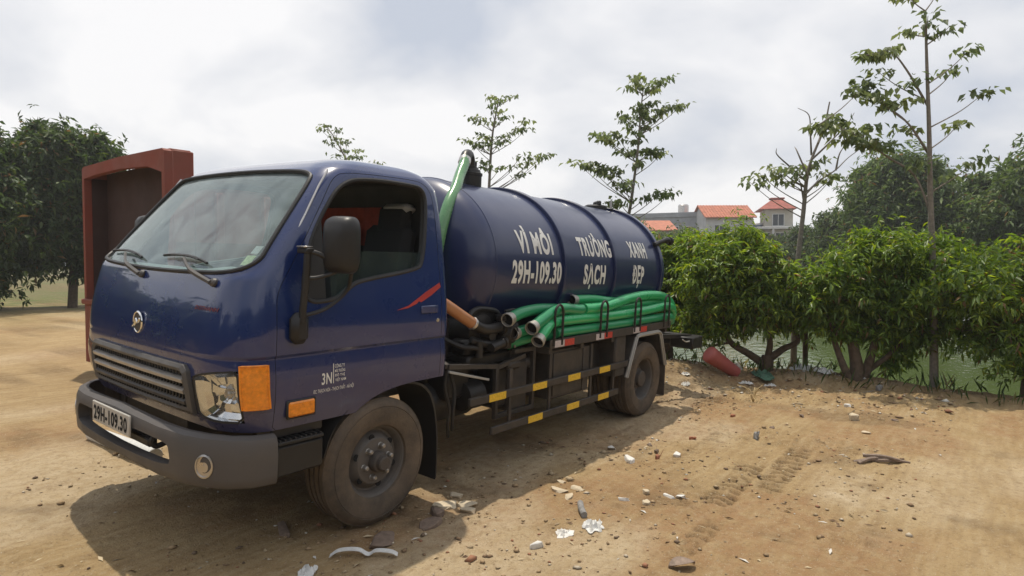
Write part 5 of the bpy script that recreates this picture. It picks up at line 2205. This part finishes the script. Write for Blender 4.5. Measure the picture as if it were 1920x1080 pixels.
# wood closing off the yard behind the camera (seen as reflections in paint and glass)
rr = random.Random(91)
bl = []
for k in range(74):
    a = R(104 + 240 * (k + rr.uniform(-.4, .4)) / 73)
    d_ = rr.uniform(19, 27)
    for q in range(2):
        bl.append((math.cos(a) * d_, math.sin(a) * d_ - 2, rr.uniform(.8, 4.2) * (.75 + .5 * math.sin(a * 3.1) ** 2), rr.uniform(1.5, 2.2)))
o = crown('tree_line', bl, 9, 5, .75, .16, None, 92, (.05, .085, .025), (.10, .14, .04), .3, .5, M_leaf_far, .5, .3, 0)
tag(o, 'leafy wood closing off the yard on the near side', 'wood', kind='stuff')

# ------------------------------------------------------------------ houses across the pond
M_wallw = mat('pale_render', (.50, .50, .50), rough=.9, vary=.12, dust_scale=.8)
M_wallg = mat('grey_render', (.30, .31, .33), rough=.9, vary=.15, dust_scale=.8)
M_wally = mat('cream_render', (.46, .43, .36), rough=.9, vary=.12, dust_scale=.8)
M_tile = mat('roof_tile', (.45, .17, .105), rough=.85, vary=.25, dust_scale=1.5)
M_tile2 = mat('old_roof_tile', (.33, .10, .075), rough=.85, vary=.3, dust_scale=1.5)
M_pane = mat('dark_pane', (.035, .042, .05), rough=.15)
M_blue = mat('blue_sheet', (.085, .16, .33), rough=.6, vary=.2, dust_scale=1.0)
M_frame = mat('window_frame', (.55, .55, .53), rough=.7)
CAMXY = Vector((-2.57, -4.0, 0))


def house(name, label, x, y, yaw=0.0):
    o = empty(name, (x, y, gz(x, y)))
    d = Vector((x, y, 0)) - CAMXY
    o.rotation_euler = (0, 0, math.atan2(d.y, d.x) - math.pi / 2 + yaw)   # local +x to the right, -y to the viewer
    tag(o, label, 'house', 'houses across the pond')
    return o


def window(o, cx, cz, w, h, y, panes=2):
    s = MB()
    s.box((cx, y + .01, cz), (w, .05, h), .0)
    p = s.build('window', M_pane, o)
    s = MB()
    t = .09
    s.box((cx, y - .04, cz + h / 2 + t / 2), (w + 2 * t, .10, t), .01)
    s.box((cx, y - .04, cz - h / 2 - t / 2), (w + 2 * t, .14, t), .01)
    for sg in (-1, 1):
        s.box((cx + sg * (w / 2 + t / 2), y - .04, cz), (t, .10, h), .01)
    for k in range(1, panes):
        s.box((cx - w / 2 + w * k / panes, y - .03, cz), (.06, .06, h), .0)
    s.build('frame', M_frame, p)


# gabled house with orange roof
h2 = house('gabled_house', 'pale two storey house with bright orange tiled roof across the pond', 67.1, 20.1, R(18))
s = MB()
g0, g1, dp = -2.55, 2.55, 5.2
s.prism([(g0, 0, 0), (g0, dp, 0), (g0, dp, 6.0), (g0, dp / 2, 7.25), (g0, 0, 6.0)], [(g1, 0, 0), (g1, dp, 0), (g1, dp, 6.0), (g1, dp / 2, 7.25), (g1, 0, 6.0)])
s.build('wall', M_wallw, h2)
s = MB()
for sg in (0, 1):
    ya, yb = (-.45, dp / 2) if sg == 0 else (dp / 2, dp + .45)
    za, zb = (5.84, 7.36) if sg == 0 else (7.36, 5.84)
    s.slab([[(g0 - .25, ya, za), (g0 - .25, yb, zb)], [(g1 + .25, ya, za), (g1 + .25, yb, zb)]], (0, 0, .10))
rf = s.build('roof', M_tile, h2)
s = MB()
for k in range(18):
    xx_ = g0 - .2 + k * (g1 - g0 + .4) / 17
    s.bar((xx_, -.44, 5.97), (xx_, dp / 2, 7.48), .05, .05, 0)
s.build('tile_ridge', M_tile, rf)
window(h2, -1.1, 4.6, 1.0, .9, 0)
window(h2, 1.35, 4.4, .55, 1.5, 0, 1)
window(h2, .2, 1.6, 1.2, 1.4, 0)
# tower house
h3 = house('tower_house', 'cream tower house with old red hipped roof across the pond', 70.2, 16.3, R(8))
h3.location.z += .75
s = MB()
s.box((0, 2.5, 1.9), (4.1, 5.0, 3.8), .03)
s.box((.55, 2.7, 4.95), (2.9, 4.0, 2.3), .03)
s.build('wall', M_wally, h3)
s = MB()
s.box((0, 2.3, 3.98), (4.7, 5.8, .28), .04)
s.build('cornice', M_wallw, h3)
s = MB()
ra = [(-1.55, .2, 6.1), (2.35, .2, 6.1), (2.35, 5.3, 6.1), (-1.55, 5.3, 6.1)]
rt = [(.1, 2.2, 7.35), (1.1, 2.2, 7.35), (1.1, 3.2, 7.35), (.1, 3.2, 7.35)]
s.prism(ra, rt)
rf = s.build('roof', M_tile2, h3, 10)
s = MB()
s.box((.6, 2.7, 7.40), (1.5, 1.4, .16), .03)
s.build('ridge_cap', M_tile2, rf)
for cx in (-.9, .6):
    window(h3, cx, 2.6, .85, 1.7, 0, 2)
window(h3, .5, 4.9, 1.1, 1.2, .7, 2)
for cx in (-1.8, -.15, 1.8):
    s = MB()
    s.cyl((cx, -.45, 0), (cx, -.45, 3.84), .13, n=12)
    s.build('column', M_wallw, h3)
# grey block with water tank
h1 = house('flat_roofed_house', 'grey flat roofed house with a rooftop water tank across the pond', 67.5, 28.1, R(-10))
s = MB()
s.box((0, 3, 3.1), (8.0, 6, 6.2), .03)
s.build('wall', M_wallg, h1)
s = MB()
for yy_ in (-.02, 6.02):
    s.box((0, yy_, 6.45), (8.2, .18, .55), .02)
for xx_ in (-4.02, 4.02):
    s.box((xx_, 3, 6.45), (.18, 5.8, .55), .02)
s.build('parapet', M_wallg, h1)
s = MB()
s.lathe([(.0, .0), (.62, .0), (.62, 1.0), (.5, 1.15), (0, 1.2)], (2.1, 2, 6.65), (0, 0, 1), 20)
s.box((2.1, 2, 6.45), (1.0, 1.0, .4), .02)
s.build('water_tank', M_dullchrome, h1)
for cx in (-2.6, -.6, 1.4, 3.0):
    window(h1, cx, 4.5, .9, 1.1, -.0, 2)
sh = house('roofed_shed', 'low shed with orange roof in front of the grey house', 60.0, 25.2, R(10))
s = MB()
s.box((0, 2, 2.2), (3.6, 4, 4.4), .02)
s.build('wall', M_wallg, sh)
s = MB()
s.slab([[(-2.1, -.3, 4.3), (-2.1, 4.3, 5.6)], [(2.1, -.3, 4.3), (2.1, 4.3, 5.6)]], (0, 0, .12))
s.build('roof', M_tile, sh)
s = MB()
s.box((0, -.01, 1.0), (1.0, .06, 2.0), .01)
s.build('door', M_pane, sh)
bl = house('blue_shed', 'blue metal clad building between the two tiled houses', 71.5, 19.0, 0)
s = MB()
s.box((0, 2, 2.6), (1.9, 4, 5.2), .02)
s.build('wall', M_blue, bl)
s = MB()
for k in range(14):
    s.box((-.9 + k * .138, -.02, 2.6), (.05, .05, 5.1), 0)
s.build('cladding_rib', M_blue, bl)
s = MB()
s.slab([[(-1.1, -.3, 5.2), (-1.1, 4.3, 5.6)], [(1.1, -.3, 5.2), (1.1, 4.3, 5.6)]], (0, 0, .1))
s.build('roof', M_wallw, bl)
window(bl, .0, 3.6, .8, .7, 0, 2)

# ------------------------------------------------------------------ red container behind the cab
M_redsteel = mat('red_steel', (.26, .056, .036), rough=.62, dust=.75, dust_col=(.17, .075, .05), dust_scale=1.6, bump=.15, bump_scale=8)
M_redin = mat('rusty_shade_steel', (.045, .026, .024), rough=.85, dust=.4, dust_col=(.09, .05, .04), dust_scale=2)  # shade of the container's inside put into a dark rusty colour
cz = gz(1.0, 4.2) - .02
ct = empty('steel_container', (.83, 3.64, cz))
tag(ct, 'large orange red steel container with a tall open hooded end', 'container')
W_, H_ = 2.45, 2.93 - cz
s = MB()
# hood: front frame with chamfered opening
op = [(.07, .95), (.07, H_ - .27), (.45, H_ - .17), (1.225, H_ - .13), (2.0, H_ - .14), (W_ - .07, H_ - .16), (W_ - .07, .95)]
ou = [(.0, .15), (.0, H_ - .03), (.05, H_), (1.225, H_ + .02), (W_ - .05, H_), (W_, H_ - .03), (W_, .15)]
n = len(op)
vs = [(0, a, b) for a, b in ou] + [(0, a, b) for a, b in op] + [(.09, a, b) for a, b in op] + [(.09, a, b) for a, b in ou]
fs = []
for k in range(n):
    j = (k + 1) % n
    fs += [(k, j, n + j, n + k), (n + k, n + j, 2 * n + j, 2 * n + k), (3 * n + k, 2 * n + k, 2 * n + j, 3 * n + j), (k, 3 * n + k, 3 * n + j, j)]
s.add(vs, fs)
s.build('hood_frame', M_redsteel, ct, 20)
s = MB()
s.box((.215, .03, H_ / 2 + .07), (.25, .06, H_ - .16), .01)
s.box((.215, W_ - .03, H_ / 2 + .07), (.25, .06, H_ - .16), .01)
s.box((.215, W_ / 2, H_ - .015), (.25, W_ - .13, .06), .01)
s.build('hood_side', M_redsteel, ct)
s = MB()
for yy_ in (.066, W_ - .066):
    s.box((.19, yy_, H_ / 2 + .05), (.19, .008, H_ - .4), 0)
s.box((.19, W_ / 2, H_ - .055), (.19, W_ - .14, .012), 0)  # dark faces carry the painted shade inside the hood
s.build('hood_inner_shade', M_redin, ct)
for k in range(4):
    s = MB()
    s.box((-.02, .32 + k * (W_ - .64) / 3, .55), (.06, .10, .76), .01)
    s.build('tail_rib', M_redsteel, ct)
s = MB()
s.box((-.02, W_ / 2, .985), (.07, W_ - .06, .07), .012)
s.build('sill_rail', M_redsteel, ct)
s = MB()
s.box((2.75, .05, 1.32 + .02), (4.80, .06, 2.18), .01)
s.box((2.75, W_ - .05, 1.34), (4.80, .06, 2.18), .01)
s.box((5.18, W_ / 2, 1.34), (.06, W_ - .2, 2.18), .01)
s.build('side_wall', M_redsteel, ct)
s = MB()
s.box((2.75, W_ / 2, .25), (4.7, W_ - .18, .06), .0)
s.box((.30, W_ / 2, H_ / 2 + .1), (.03, W_ - .13, H_ - .35), .0)  # dark sheet across the opening in place of its shaded depth
s.build('floor_shade_panel', M_redin, ct)
for k in range(8):
    s = MB()
    s.box((.62 + k * .62, -.03, 1.30), (.09, .10, 2.10), .012)
    s.build('side_rib', M_redsteel, ct)
s = MB()
s.box((2.76, .045, 2.46), (4.86, .14, .12), .015)
s.build('top_rail', M_redsteel, ct)
s = MB()
for yy_ in (.5, W_ - .5):
    s.box((2.6, yy_, .10), (5.0, .16, .20), .01)
s.build('skid', M_black, ct)
# box added to fill the container and block light, so its inside stays dark
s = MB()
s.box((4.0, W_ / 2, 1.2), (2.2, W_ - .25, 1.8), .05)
s.build('light_blocker', M_redin, ct)

# ------------------------------------------------------------------ loose things on the ground
M_conc = mat('pale_cement', (.55, .46, .33), rough=.9, vary=.15, dust_scale=14, bump=.4, bump_scale=60)
M_stone = mat('grey_stone', (.26, .25, .24), rough=.9, vary=.25, dust_scale=20, bump=.5, bump_scale=50)
M_brick = mat('broken_brick', (.34, .14, .08), rough=.9, vary=.25, dust_scale=20, bump=.4, bump_scale=70)
M_slate = mat('muddy_slab', (.20, .145, .11), rough=.9, vary=.25, dust_scale=14, bump=.5, bump_scale=50)
M_bag = mat('white_plastic', (.66, .66, .64), rough=.45, vary=.12, dust_scale=25, dust=.15, dust_col=(.4, .33, .25))
M_paper = mat('white_paper', (.68, .66, .62), rough=.85, vary=.1, dust_scale=25)
M_net = mat('green_net', (.05, .17, .11), rough=.7, vary=.35, dust_scale=20, dust=.3)
M_tubered = mat('red_plastic', (.42, .085, .075), rough=.42, dust=.35, dust_col=(.42, .22, .18), dust_scale=7)
M_straw = mat('dry_straw', (.50, .38, .20), rough=.9, vary=.2, dust_scale=20)
M_drift = mat('grey_wood', (.24, .18, .14), rough=.9, vary=.3, dust_scale=20, bump=.4)


def chunk(name, label, cat, x, y, sx, sy, sz, mt, seed, rot=None, sink=.25, group=None, npt=14):
    rr = random.Random(seed)
    bm = bmesh.new()
    for _ in range(npt):
        a = rr.uniform(0, 6.283)
        r = rr.uniform(.75, 1.0)
        bm.verts.new((math.cos(a) * r * sx / 2, math.sin(a) * r * sy / 2, rr.choice((0, 1)) * sz * rr.uniform(.8, 1.0)))
    res = bmesh.ops.convex_hull(bm, input=bm.verts)
    for g in [v for v in bm.verts if not v.link_faces]:
        bm.verts.remove(g)
    bmesh.ops.bevel(bm, geom=bm.edges[:], offset=min(sx, sy, sz) * .10, segments=1, affect='EDGES')
    bmesh.ops.recalc_face_normals(bm, faces=bm.faces)
    me = bpy.data.meshes.new(name)
    bm.to_mesh(me)
    bm.free()
    me.materials.append(mt)
    finish_mesh(me, 30)
    o = link(bpy.data.objects.new(name, me))
    o.location = (x, y, gz(x, y) - sink * sz)
    o.rotation_euler = (rr.uniform(-.08, .08), rr.uniform(-.08, .08), rr.uniform(0, 6.28) if rot is None else rot)
    tag(o, label, cat, group)
    return o


def crumple(name, label, cat, x, y, sx, sy, sz, mt, seed, rot=0.0, group=None, n=16):
    """a crushed sheet with folds"""
    rr = np.random.default_rng(seed)
    P = []
    ox, oy = rr.uniform(0, 90, 2)
    for i in range(n):
        row = []
        for j in range(n):
            u, v = i / (n - 1) - .5, j / (n - 1) - .5
            th = math.atan2(v, u)
            k = 1 + .55 * float(fbm(np.array([math.cos(th) * 1.6 + ox]), np.array([math.sin(th) * 1.6 + oy]), 3)[0])
            m_ = 1.0 / max(abs(math.cos(th)), abs(math.sin(th)), .01) * .5
            k *= .5 / m_ if math.hypot(u, v) > 1e-6 else 1
            rg = 1 - min(1, abs(float(fbm(np.array([u * 5 + ox]), np.array([v * 3 + oy]), 2)[0])) * 5)
            hgt = sz * (.12 + .65 * rg ** 2 + .5 * max(0, float(vnoise(np.array([u * 2.3 + oy]), np.array([v * 2.3 + ox]))[0]))) * (1 - .7 * (2 * max(abs(u), abs(v))) ** 4)
            row.append((u * sx * k * 1.15, v * sy * k * 1.15, hgt))
        P.append(row)
    s = MB()
    s.slab(P, (0, 0, -.004))
    o = s.build(name, mt, None, 25)
    o.location = (x, y, gz(x, y) + .005)
    o.rotation_euler = (0, 0, rot)
    tag(o, label, cat, group)
    return o


crumple('plastic_bag', 'larger crumpled white plastic bag on the sunlit dirt in the foreground', 'bag', .77, -2.04, .17, .12, .05, M_bag, 3, .6)
crumple('paper_scrap', 'small white paper scrap left of the crumpled bag', 'paper', .585, -1.95, .12, .085, .03, M_paper, 4, .2)
s = MB()
s.tube(spline([(0, 0, .03), (.08, .06, .035), (.17, .11, .03)], 4), .021, 10)
o = s.build('pipe_piece', M_stone, None)
o.location = (.86, -1.92, gz(.92, -1.87) - .008)
o.rotation_euler = (0, 0, .1)
tag(o, 'short grey pipe piece lying just behind the white bag', 'pipe')
s = MB()
pl = spline([(0, 0, .01), (.05, -.02, .03), (.11, -.10, .035), (.14, -.15, .012), (.17, -.18, .03), (.21, -.25, .03), (.235, -.28, .012)], 5)
s.slab([[(p.x - .012, p.y - .010, p.z) for p in pl], [(p.x + .012, p.y + .010, p.z + .006) for p in pl]], (0, 0, .003))
o = s.build('plastic_strip', M_bag, None, 60)
o.location = (-.47, -1.13, gz(-.38, -1.25) + .004)
tag(o, 'wavy white plastic strip in the shade before the front wheel', 'strip')
crumple('plastic_scrap', 'crumpled whitish scrap at the bottom edge below the front wheel', 'scrap', -.64, -1.17, .10, .08, .045, M_bag, 9, .3)
# broken cement slabs
for i, (x, y, sx, sy, sz, lab) in enumerate(((.50, -1.06, .22, .16, .035, 'pale broken cement slab in the sun beside the front mudflap'), (.60, -1.17, .16, .15, .03, 'pale cement slab piece right of the one by the mudflap'),
                                             (.68, -1.00, .13, .10, .03, 'small pale cement piece behind the slabs by the mudflap'), (.52, -1.25, .13, .09, .035, 'pale cement chip at the shadow edge of the cab'),
                                             (1.20, -1.51, .16, .11, .022, 'pale flat cement piece in the middle foreground'), (1.30, -1.60, .13, .09, .02, 'thin pale cement piece behind the middle one'),
                                             (1.12, -1.64, .15, .07, .02, 'long pale cement sliver before the middle one'), (1.36, -1.42, .08, .06, .02, 'small pale cement bit at the edge of the tank shadow'))):
    chunk('cement_slab', lab, 'rubble', x, y, sx, sy, sz, M_conc, 20 + i, None, .3, 'broken cement slabs')
chunk('rubble_slab', 'dark muddy slab lying before the front tyre', 'rubble', -.14, -1.20, .34, .20, .035, M_slate, 31, .5, .35, 'dark rubble by the front wheel')
chunk('rubble_slab', 'dark chunk of rubble touching the front tyre', 'rubble', .36, -1.12, .17, .12, .075, M_slate, 32, 1.0, .3, 'dark rubble by the front wheel')
chunk('rubble_slab', 'thin dark slab in the shade under the front bumper', 'rubble', -.42, -.62, .26, .08, .03, M_slate, 33, 1.2, .3, 'dark rubble by the front wheel')
chunk('rubble_slab', 'flat muddy piece between tyre and cement slabs', 'rubble', .20, -1.22, .24, .16, .04, M_slate, 34, .2, .35, 'dark rubble by the front wheel')
chunk('grey_stone', 'round grey stone out on the sunlit dirt', 'stone', 3.51, -2.18, .085, .08, .075, M_stone, 40, None, .2)
chunk('cement_block', 'beige square block at the right by the bank', 'block', 4.8, -2.76, .14, .11, .08, M_conc, 41, .4, .15)
chunk('white_stone', 'small white stone beyond the beige block', 'stone', 5.43, -2.59, .10, .08, .05, M_paper, 42, None, .2)
chunk('white_shard', 'flat white shard on the dirt right of the tank shadow', 'shard', 2.54, -1.81, .15, .08, .03, M_paper, 43, .3, .2)
chunk('roof_shard', 'tipped dark and white shard at the edge of the tank shadow', 'shard', 2.16, -1.56, .16, .09, .05, M_paper, 44, .8, .2)
chunk('white_shard', 'white shard in the shade beneath the side guard', 'shard', 2.37, -1.28, .13, .08, .03, M_paper, 45, .1, .2)
for i, (x, y, c_, lab) in enumerate(((2.50, -1.64, M_slate, 'dark clod beside the tipped shard'), (2.62, -1.52, M_slate, 'small dark clod nearer the tank shadow'), (2.35, -1.72, M_brick, 'reddish clod between the two white shards'),
                                     (1.50, -2.03, M_conc, 'pale chip left of the pair on the open dirt'), (1.55, -2.18, M_paper, 'white chip of the pair on the open dirt'), (1.60, -2.24, M_paper, 'smallest white chip of the pair'),
                                     (1.31, -2.12, M_conc, 'pale flat chip below the white pair'), (1.30, -1.97, M_paper, 'white crumb behind the grey pipe piece'), (.33, -1.93, M_paper, 'tiny white crumb in the near foreground'),
                                     (3.9, -2.2, M_slate, 'dark clod before the far tyre tracks'), (4.1, -1.75, M_brick, 'brick bit near the rear wheel shadow'), (3.1, -1.72, M_brick, 'brick bit under the edge of the tank shadow'),
                                     (4.6, -2.3, M_slate, 'dark stone on the dirt toward the bank'), (5.0, -3.1, M_slate, 'dark stone at the right beyond the block'), (4.3, -2.95, M_conc, 'pale sliver right of the tyre tracks'))):
    rr = random.Random(70 + i)
    chunk('rubble_chip', lab, 'rubble', x, y, rr.uniform(.06, .11), rr.uniform(.04, .07), rr.uniform(.02, .045), c_, 70 + i, None, .2, 'small rubble chips')
# dry leaf
s = MB()
P = []
for t in np.linspace(0, 1, 9):
    w_ = .045 * math.sin(math.pi * t) ** .8 + .002
    P.append([(t * .16, -w_, .012 + .02 * math.sin(3 * t) + .012), (t * .16, 0, .008 + .02 * math.sin(3 * t)), (t * .16, w_, .012 + .02 * math.sin(3 * t) + .008)])
s.slab(P, (0, 0, -.002))
o = s.build('dry_leaf', M_drift, None, 60)
o.location = (.53, -2.63, gz(.59, -2.65) + .004)
o.rotation_euler = (0, 0, -.6)
tag(o, 'curled dry brown leaf at the bottom of the foreground', 'leaf')
# weathered sticks
for i, (ln, dx, dy, dz, rz, lab) in enumerate(((.21, .0, .02, .0, -.9, 'longest weathered grey stick of the small heap at the right'), (.15, .05, -.05, .0, -1.15, 'thin grey stick nearest the camera in the heap at the right'),
                                               (.17, -.05, .05, .0, -.55, 'grey stick at the back of the small heap at the right'), (.13, .03, .01, .03, -1.4, 'short grey stick lying on top of the heap at the right'))):
    s = MB()
    rr = random.Random(i)
    s.tube(spline([(-ln, 0, .012), (-ln * .3, rr.uniform(-.02, .02), .025), (ln * .35, rr.uniform(-.02, .02), .022), (ln, rr.uniform(-.03, .03), .012)], 4), [.014, .016, .016, .016, .017, .016, .016, .015, .014, .013, .012, .010, .008], 6)
    o = s.build('grey_stick', M_drift, None)
    x, y = 3.32 + dx, -3.22 + dy
    o.location = (x, y, gz(x, y) + dz)
    o.rotation_euler = (0, 0, rz)
    tag(o, lab, 'stick', 'sticks heaped at the right')
# straw tuft
s = MB()
rr = random.Random(5)
for k in range(11):
    a = rr.uniform(0, 6.28)
    l = rr.uniform(.10, .24)
    s.tube(spline([(0, 0, 0), (math.cos(a) * l * .3, math.sin(a) * l * .3, l * .7), (math.cos(a) * l * .8, math.sin(a) * l * .8, l * rr.uniform(.4, 1.0))], 4), .005, 4)
o = s.build('straw_tuft', M_straw, None)
o.location = (5.07, -1.66, gz(5.07, -1.66) - .005)
tag(o, 'dry pale straw tuft sticking up on the open dirt', 'straw')
# red plastic tube leaning on the earth heap
s = MB()
a, b = Vector((6.33, -1.04, .0)), Vector((5.98, -.80, .0))
a.z = gz(a.x, a.y) + .06
b.z = .37
prof = [(.074, 0), (.082, .005), (.098, .25), (.112, .46), (.117, .49), (.117, .515), (.112, .53), (.09, .545), (.04, .552), (.0, .553)]
s.lathe(prof, a, (b - a).normalized(), 28, True, True)
o = s.build('red_tube', M_tubered, None)
tag(o, 'tapered faded red plastic tube leaning on the earth near the bank', 'tube')
# rubbish along the bank
crumple('green_net', 'crumpled dark green netting at the foot of the forked tree', 'net', 6.42, -1.36, .55, .22, .10, M_net, 14, .5)
crumple('white_bag', 'heap of whitish plastic at the water edge by the post', 'bag', 7.0, -1.80, .50, .26, .12, M_bag, 15, 1.3)
crumple('white_bag', 'smaller whitish bag right of the post heap', 'bag', 6.85, -2.05, .24, .18, .08, M_bag, 16, .4)
crumple('white_bag', 'pale plastic scrap under the right hand tree', 'bag', 7.5, -2.75, .30, .20, .10, M_bag, 17, .2)
chunk('bank_stone', 'dark boulder left of the forked trunk', 'stone', 6.95, -.85, .30, .24, .16, M_stone, 60, None, .3)
chunk('bank_stone', 'dull stone at the foot of the right tree', 'stone', 6.55, -2.75, .14, .10, .08, M_stone, 61, None, .3)
for i, (x, y, lab) in enumerate(((5.35, -.72, 'white scrap on the heap behind the rear wheel'), (5.62, -.60, 'pale scrap higher on the heap behind the rear wheel'), (5.95, -1.30, 'white scrap before the red tube'), (6.1, -1.55, 'pale scrap right of the red tube'))):
    crumple('litter_scrap', lab, 'litter', x, y, .15, .09, .05, M_paper, 80 + i, i * .8, 'litter behind the truck')
# white roll lying on the far side of the truck
s = MB()
s.lathe([(.0, .0), (.055, .0), (.06, .005), (.06, 1.0), (.055, 1.005), (0, 1.005)], (0, 0, 0), (-.06, 1, .02), 20)
o = s.build('white_roll', M_bag, None)
o.location = (-.44, 1.02, gz(-.44, 1.5) + .058)
tag(o, 'white plastic roll lying on the ground beyond the front bumper', 'roll')

# gravel, crumbs and fallen leaves nobody could count
rng = np.random.default_rng(77)
n = 5600
px_ = rng.uniform(-1.5, 7.4, n)
py_ = rng.uniform(-3.6, 1.6, n)
keep = (fbm(px_ * .9 + 3, py_ * .9, 3) + .25 * rng.random(n) + .45 * (px_ > 4.9) + .3 * np.exp(-((px_ - 3.6) / .5) ** 2 - ((py_ + 2.5) / .4) ** 2) + .25 * ((py_ < -.8) & (py_ > -1.7))) > .12
px_, py_ = px_[keep], py_[keep]
n = len(px_)
pz_ = ground_z(px_, py_)
sz_ = (rng.gamma(1.6, .0034, n) + .0025) * (1 + .9 * sstep(4.8, 6.0, px_) * rng.random(n))
ico = np.array([(0, 0, 1), (1, 0, .1), (.3, .95, 0), (-.8, .55, .1), (-.8, -.6, 0), (.3, -.95, .1), (0, 0, -.6)])
icf = np.array([(0, 1, 2), (0, 2, 3), (0, 3, 4), (0, 4, 5), (0, 5, 1), (6, 2, 1), (6, 3, 2), (6, 4, 3), (6, 5, 4), (6, 1, 5)])
ang = rng.uniform(0, 6.28, n)
jit = 1 + rng.uniform(-.35, .35, (n, 7, 3))
sx_ = sz_[:, None] * rng.uniform(.8, 1.7, (n, 1))
loc = ico[None] * jit
X = loc[..., 0] * sx_
Y = loc[..., 1] * sz_[:, None]
Zz = loc[..., 2] * sz_[:, None] * .7
ca, sa = np.cos(ang)[:, None], np.sin(ang)[:, None]
V = np.stack([X * ca - Y * sa + px_[:, None], X * sa + Y * ca + py_[:, None], Zz + (pz_ + sz_ * .25)[:, None]], -1).reshape(-1, 3)
F = (icf[None] + (np.arange(n) * 7)[:, None, None]).reshape(-1, 3)
pal = np.array([(.33, .23, .13), (.25, .165, .095), (.38, .29, .18), (.50, .43, .33), (.31, .15, .085), (.17, .12, .08), (.60, .57, .50)])
pc = np.where((px_ > 4.9)[:, None], pal[rng.choice(7, n, p=[.20, .24, .14, .12, .08, .10, .12])], pal[rng.choice(7, n, p=[.30, .22, .2, .09, .08, .08, .03])]) * (1 + rng.uniform(-.2, .2, (n, 1)))
m = bpy.data.materials.new('gravel')
m.use_nodes = True
nt = m.node_tree
a_ = nt.nodes.new('ShaderNodeAttribute')
a_.attribute_name = 'col'
nt.links.new(a_.outputs['Color'], nt.nodes['Principled BSDF'].inputs['Base Color'])
nt.nodes['Principled BSDF'].inputs['Roughness'].default_value = .95
gr = arr_mesh('gravel', V, F, m, None, np.repeat(pc, 7, 0))
tag(gr, 'small stones and earth crumbs scattered over the dirt', 'gravel', kind='stuff')
# straws, twigs and chips trodden into the dirt
n = 900
tx_, ty_ = rng.uniform(-1.5, 7.2, n), rng.uniform(-3.6, 1.2, n)
kp = (fbm(tx_ * .8 + 40, ty_ * .8, 3) + .3 * rng.random(n) + .4 * (tx_ > 4.8) + .3 * ((ty_ < -.7) & (ty_ > -1.8))) > .12
tx_, ty_ = tx_[kp], ty_[kp]
n = len(tx_)
aa = rng.uniform(0, 6.28, n)
tl = rng.uniform(.015, .075, n)
tz_ = ground_z(tx_, ty_) + .004
tcol = np.array([(.52, .42, .27), (.16, .10, .06), (.58, .55, .50), (.30, .22, .13)])[rng.choice(4, n, p=[.35, .3, .15, .2])]
V, F, C = leaves(np.stack([tx_, ty_, tz_], 1), np.stack([np.cos(aa), np.sin(aa), rng.uniform(-.02, .15, n)], 1), tl, rng.uniform(.003, .011, n), rng, tcol, .3, .05)
o = arr_mesh('straw_litter', V, F, m, None, C)
tag(o, 'bits of straw, twig and scrap trodden into the dirt', 'litter', kind='stuff')
# grass and weeds on the water margin
n = 2600
bx_ = rng.uniform(6.4, 8.2, n)
by_ = rng.uniform(-5, 9, n)
kp = rng.random(n) < .15 + .85 * sstep(-.1, .3, fbm(bx_ * 1.3, by_ * 1.3 + 60, 2))
bx_, by_ = bx_[kp], by_[kp]
n = len(bx_)
bz_ = ground_z(bx_, by_)
V, F, C = leaves(np.stack([bx_, by_, bz_], 1), norm(rng.normal(0, .5, (n, 3)) + UP * 1.2), rng.uniform(.08, .28, n), .008, rng, leaf_cols(n, rng, (.06, .11, .025), (.26, .22, .09), .35))
gs = arr_mesh('bank_grass', V, F, M_leaf, None, C)
tag(gs, 'weeds and dry grass along the water margin', 'grass', kind='stuff')

# ------------------------------------------------------------------ humid air
m = bpy.data.materials.new('haze')
m.use_nodes = True
nt = m.node_tree
nt.nodes.clear()
vo = nt.nodes.new('ShaderNodeVolumePrincipled')
vo.inputs['Color'].default_value = (.93, .95, .98, 1)
vo.inputs['Density'].default_value = .0014
vo.inputs['Anisotropy'].default_value = .3
mo = nt.nodes.new('ShaderNodeOutputMaterial')
nt.links.new(vo.outputs[0], mo.inputs['Volume'])
s = MB()
s.box((70, 0, 4.0), (1160, 1000, 13.0))
o = s.build('haze', m, None)
tag(o, kind='stuff')
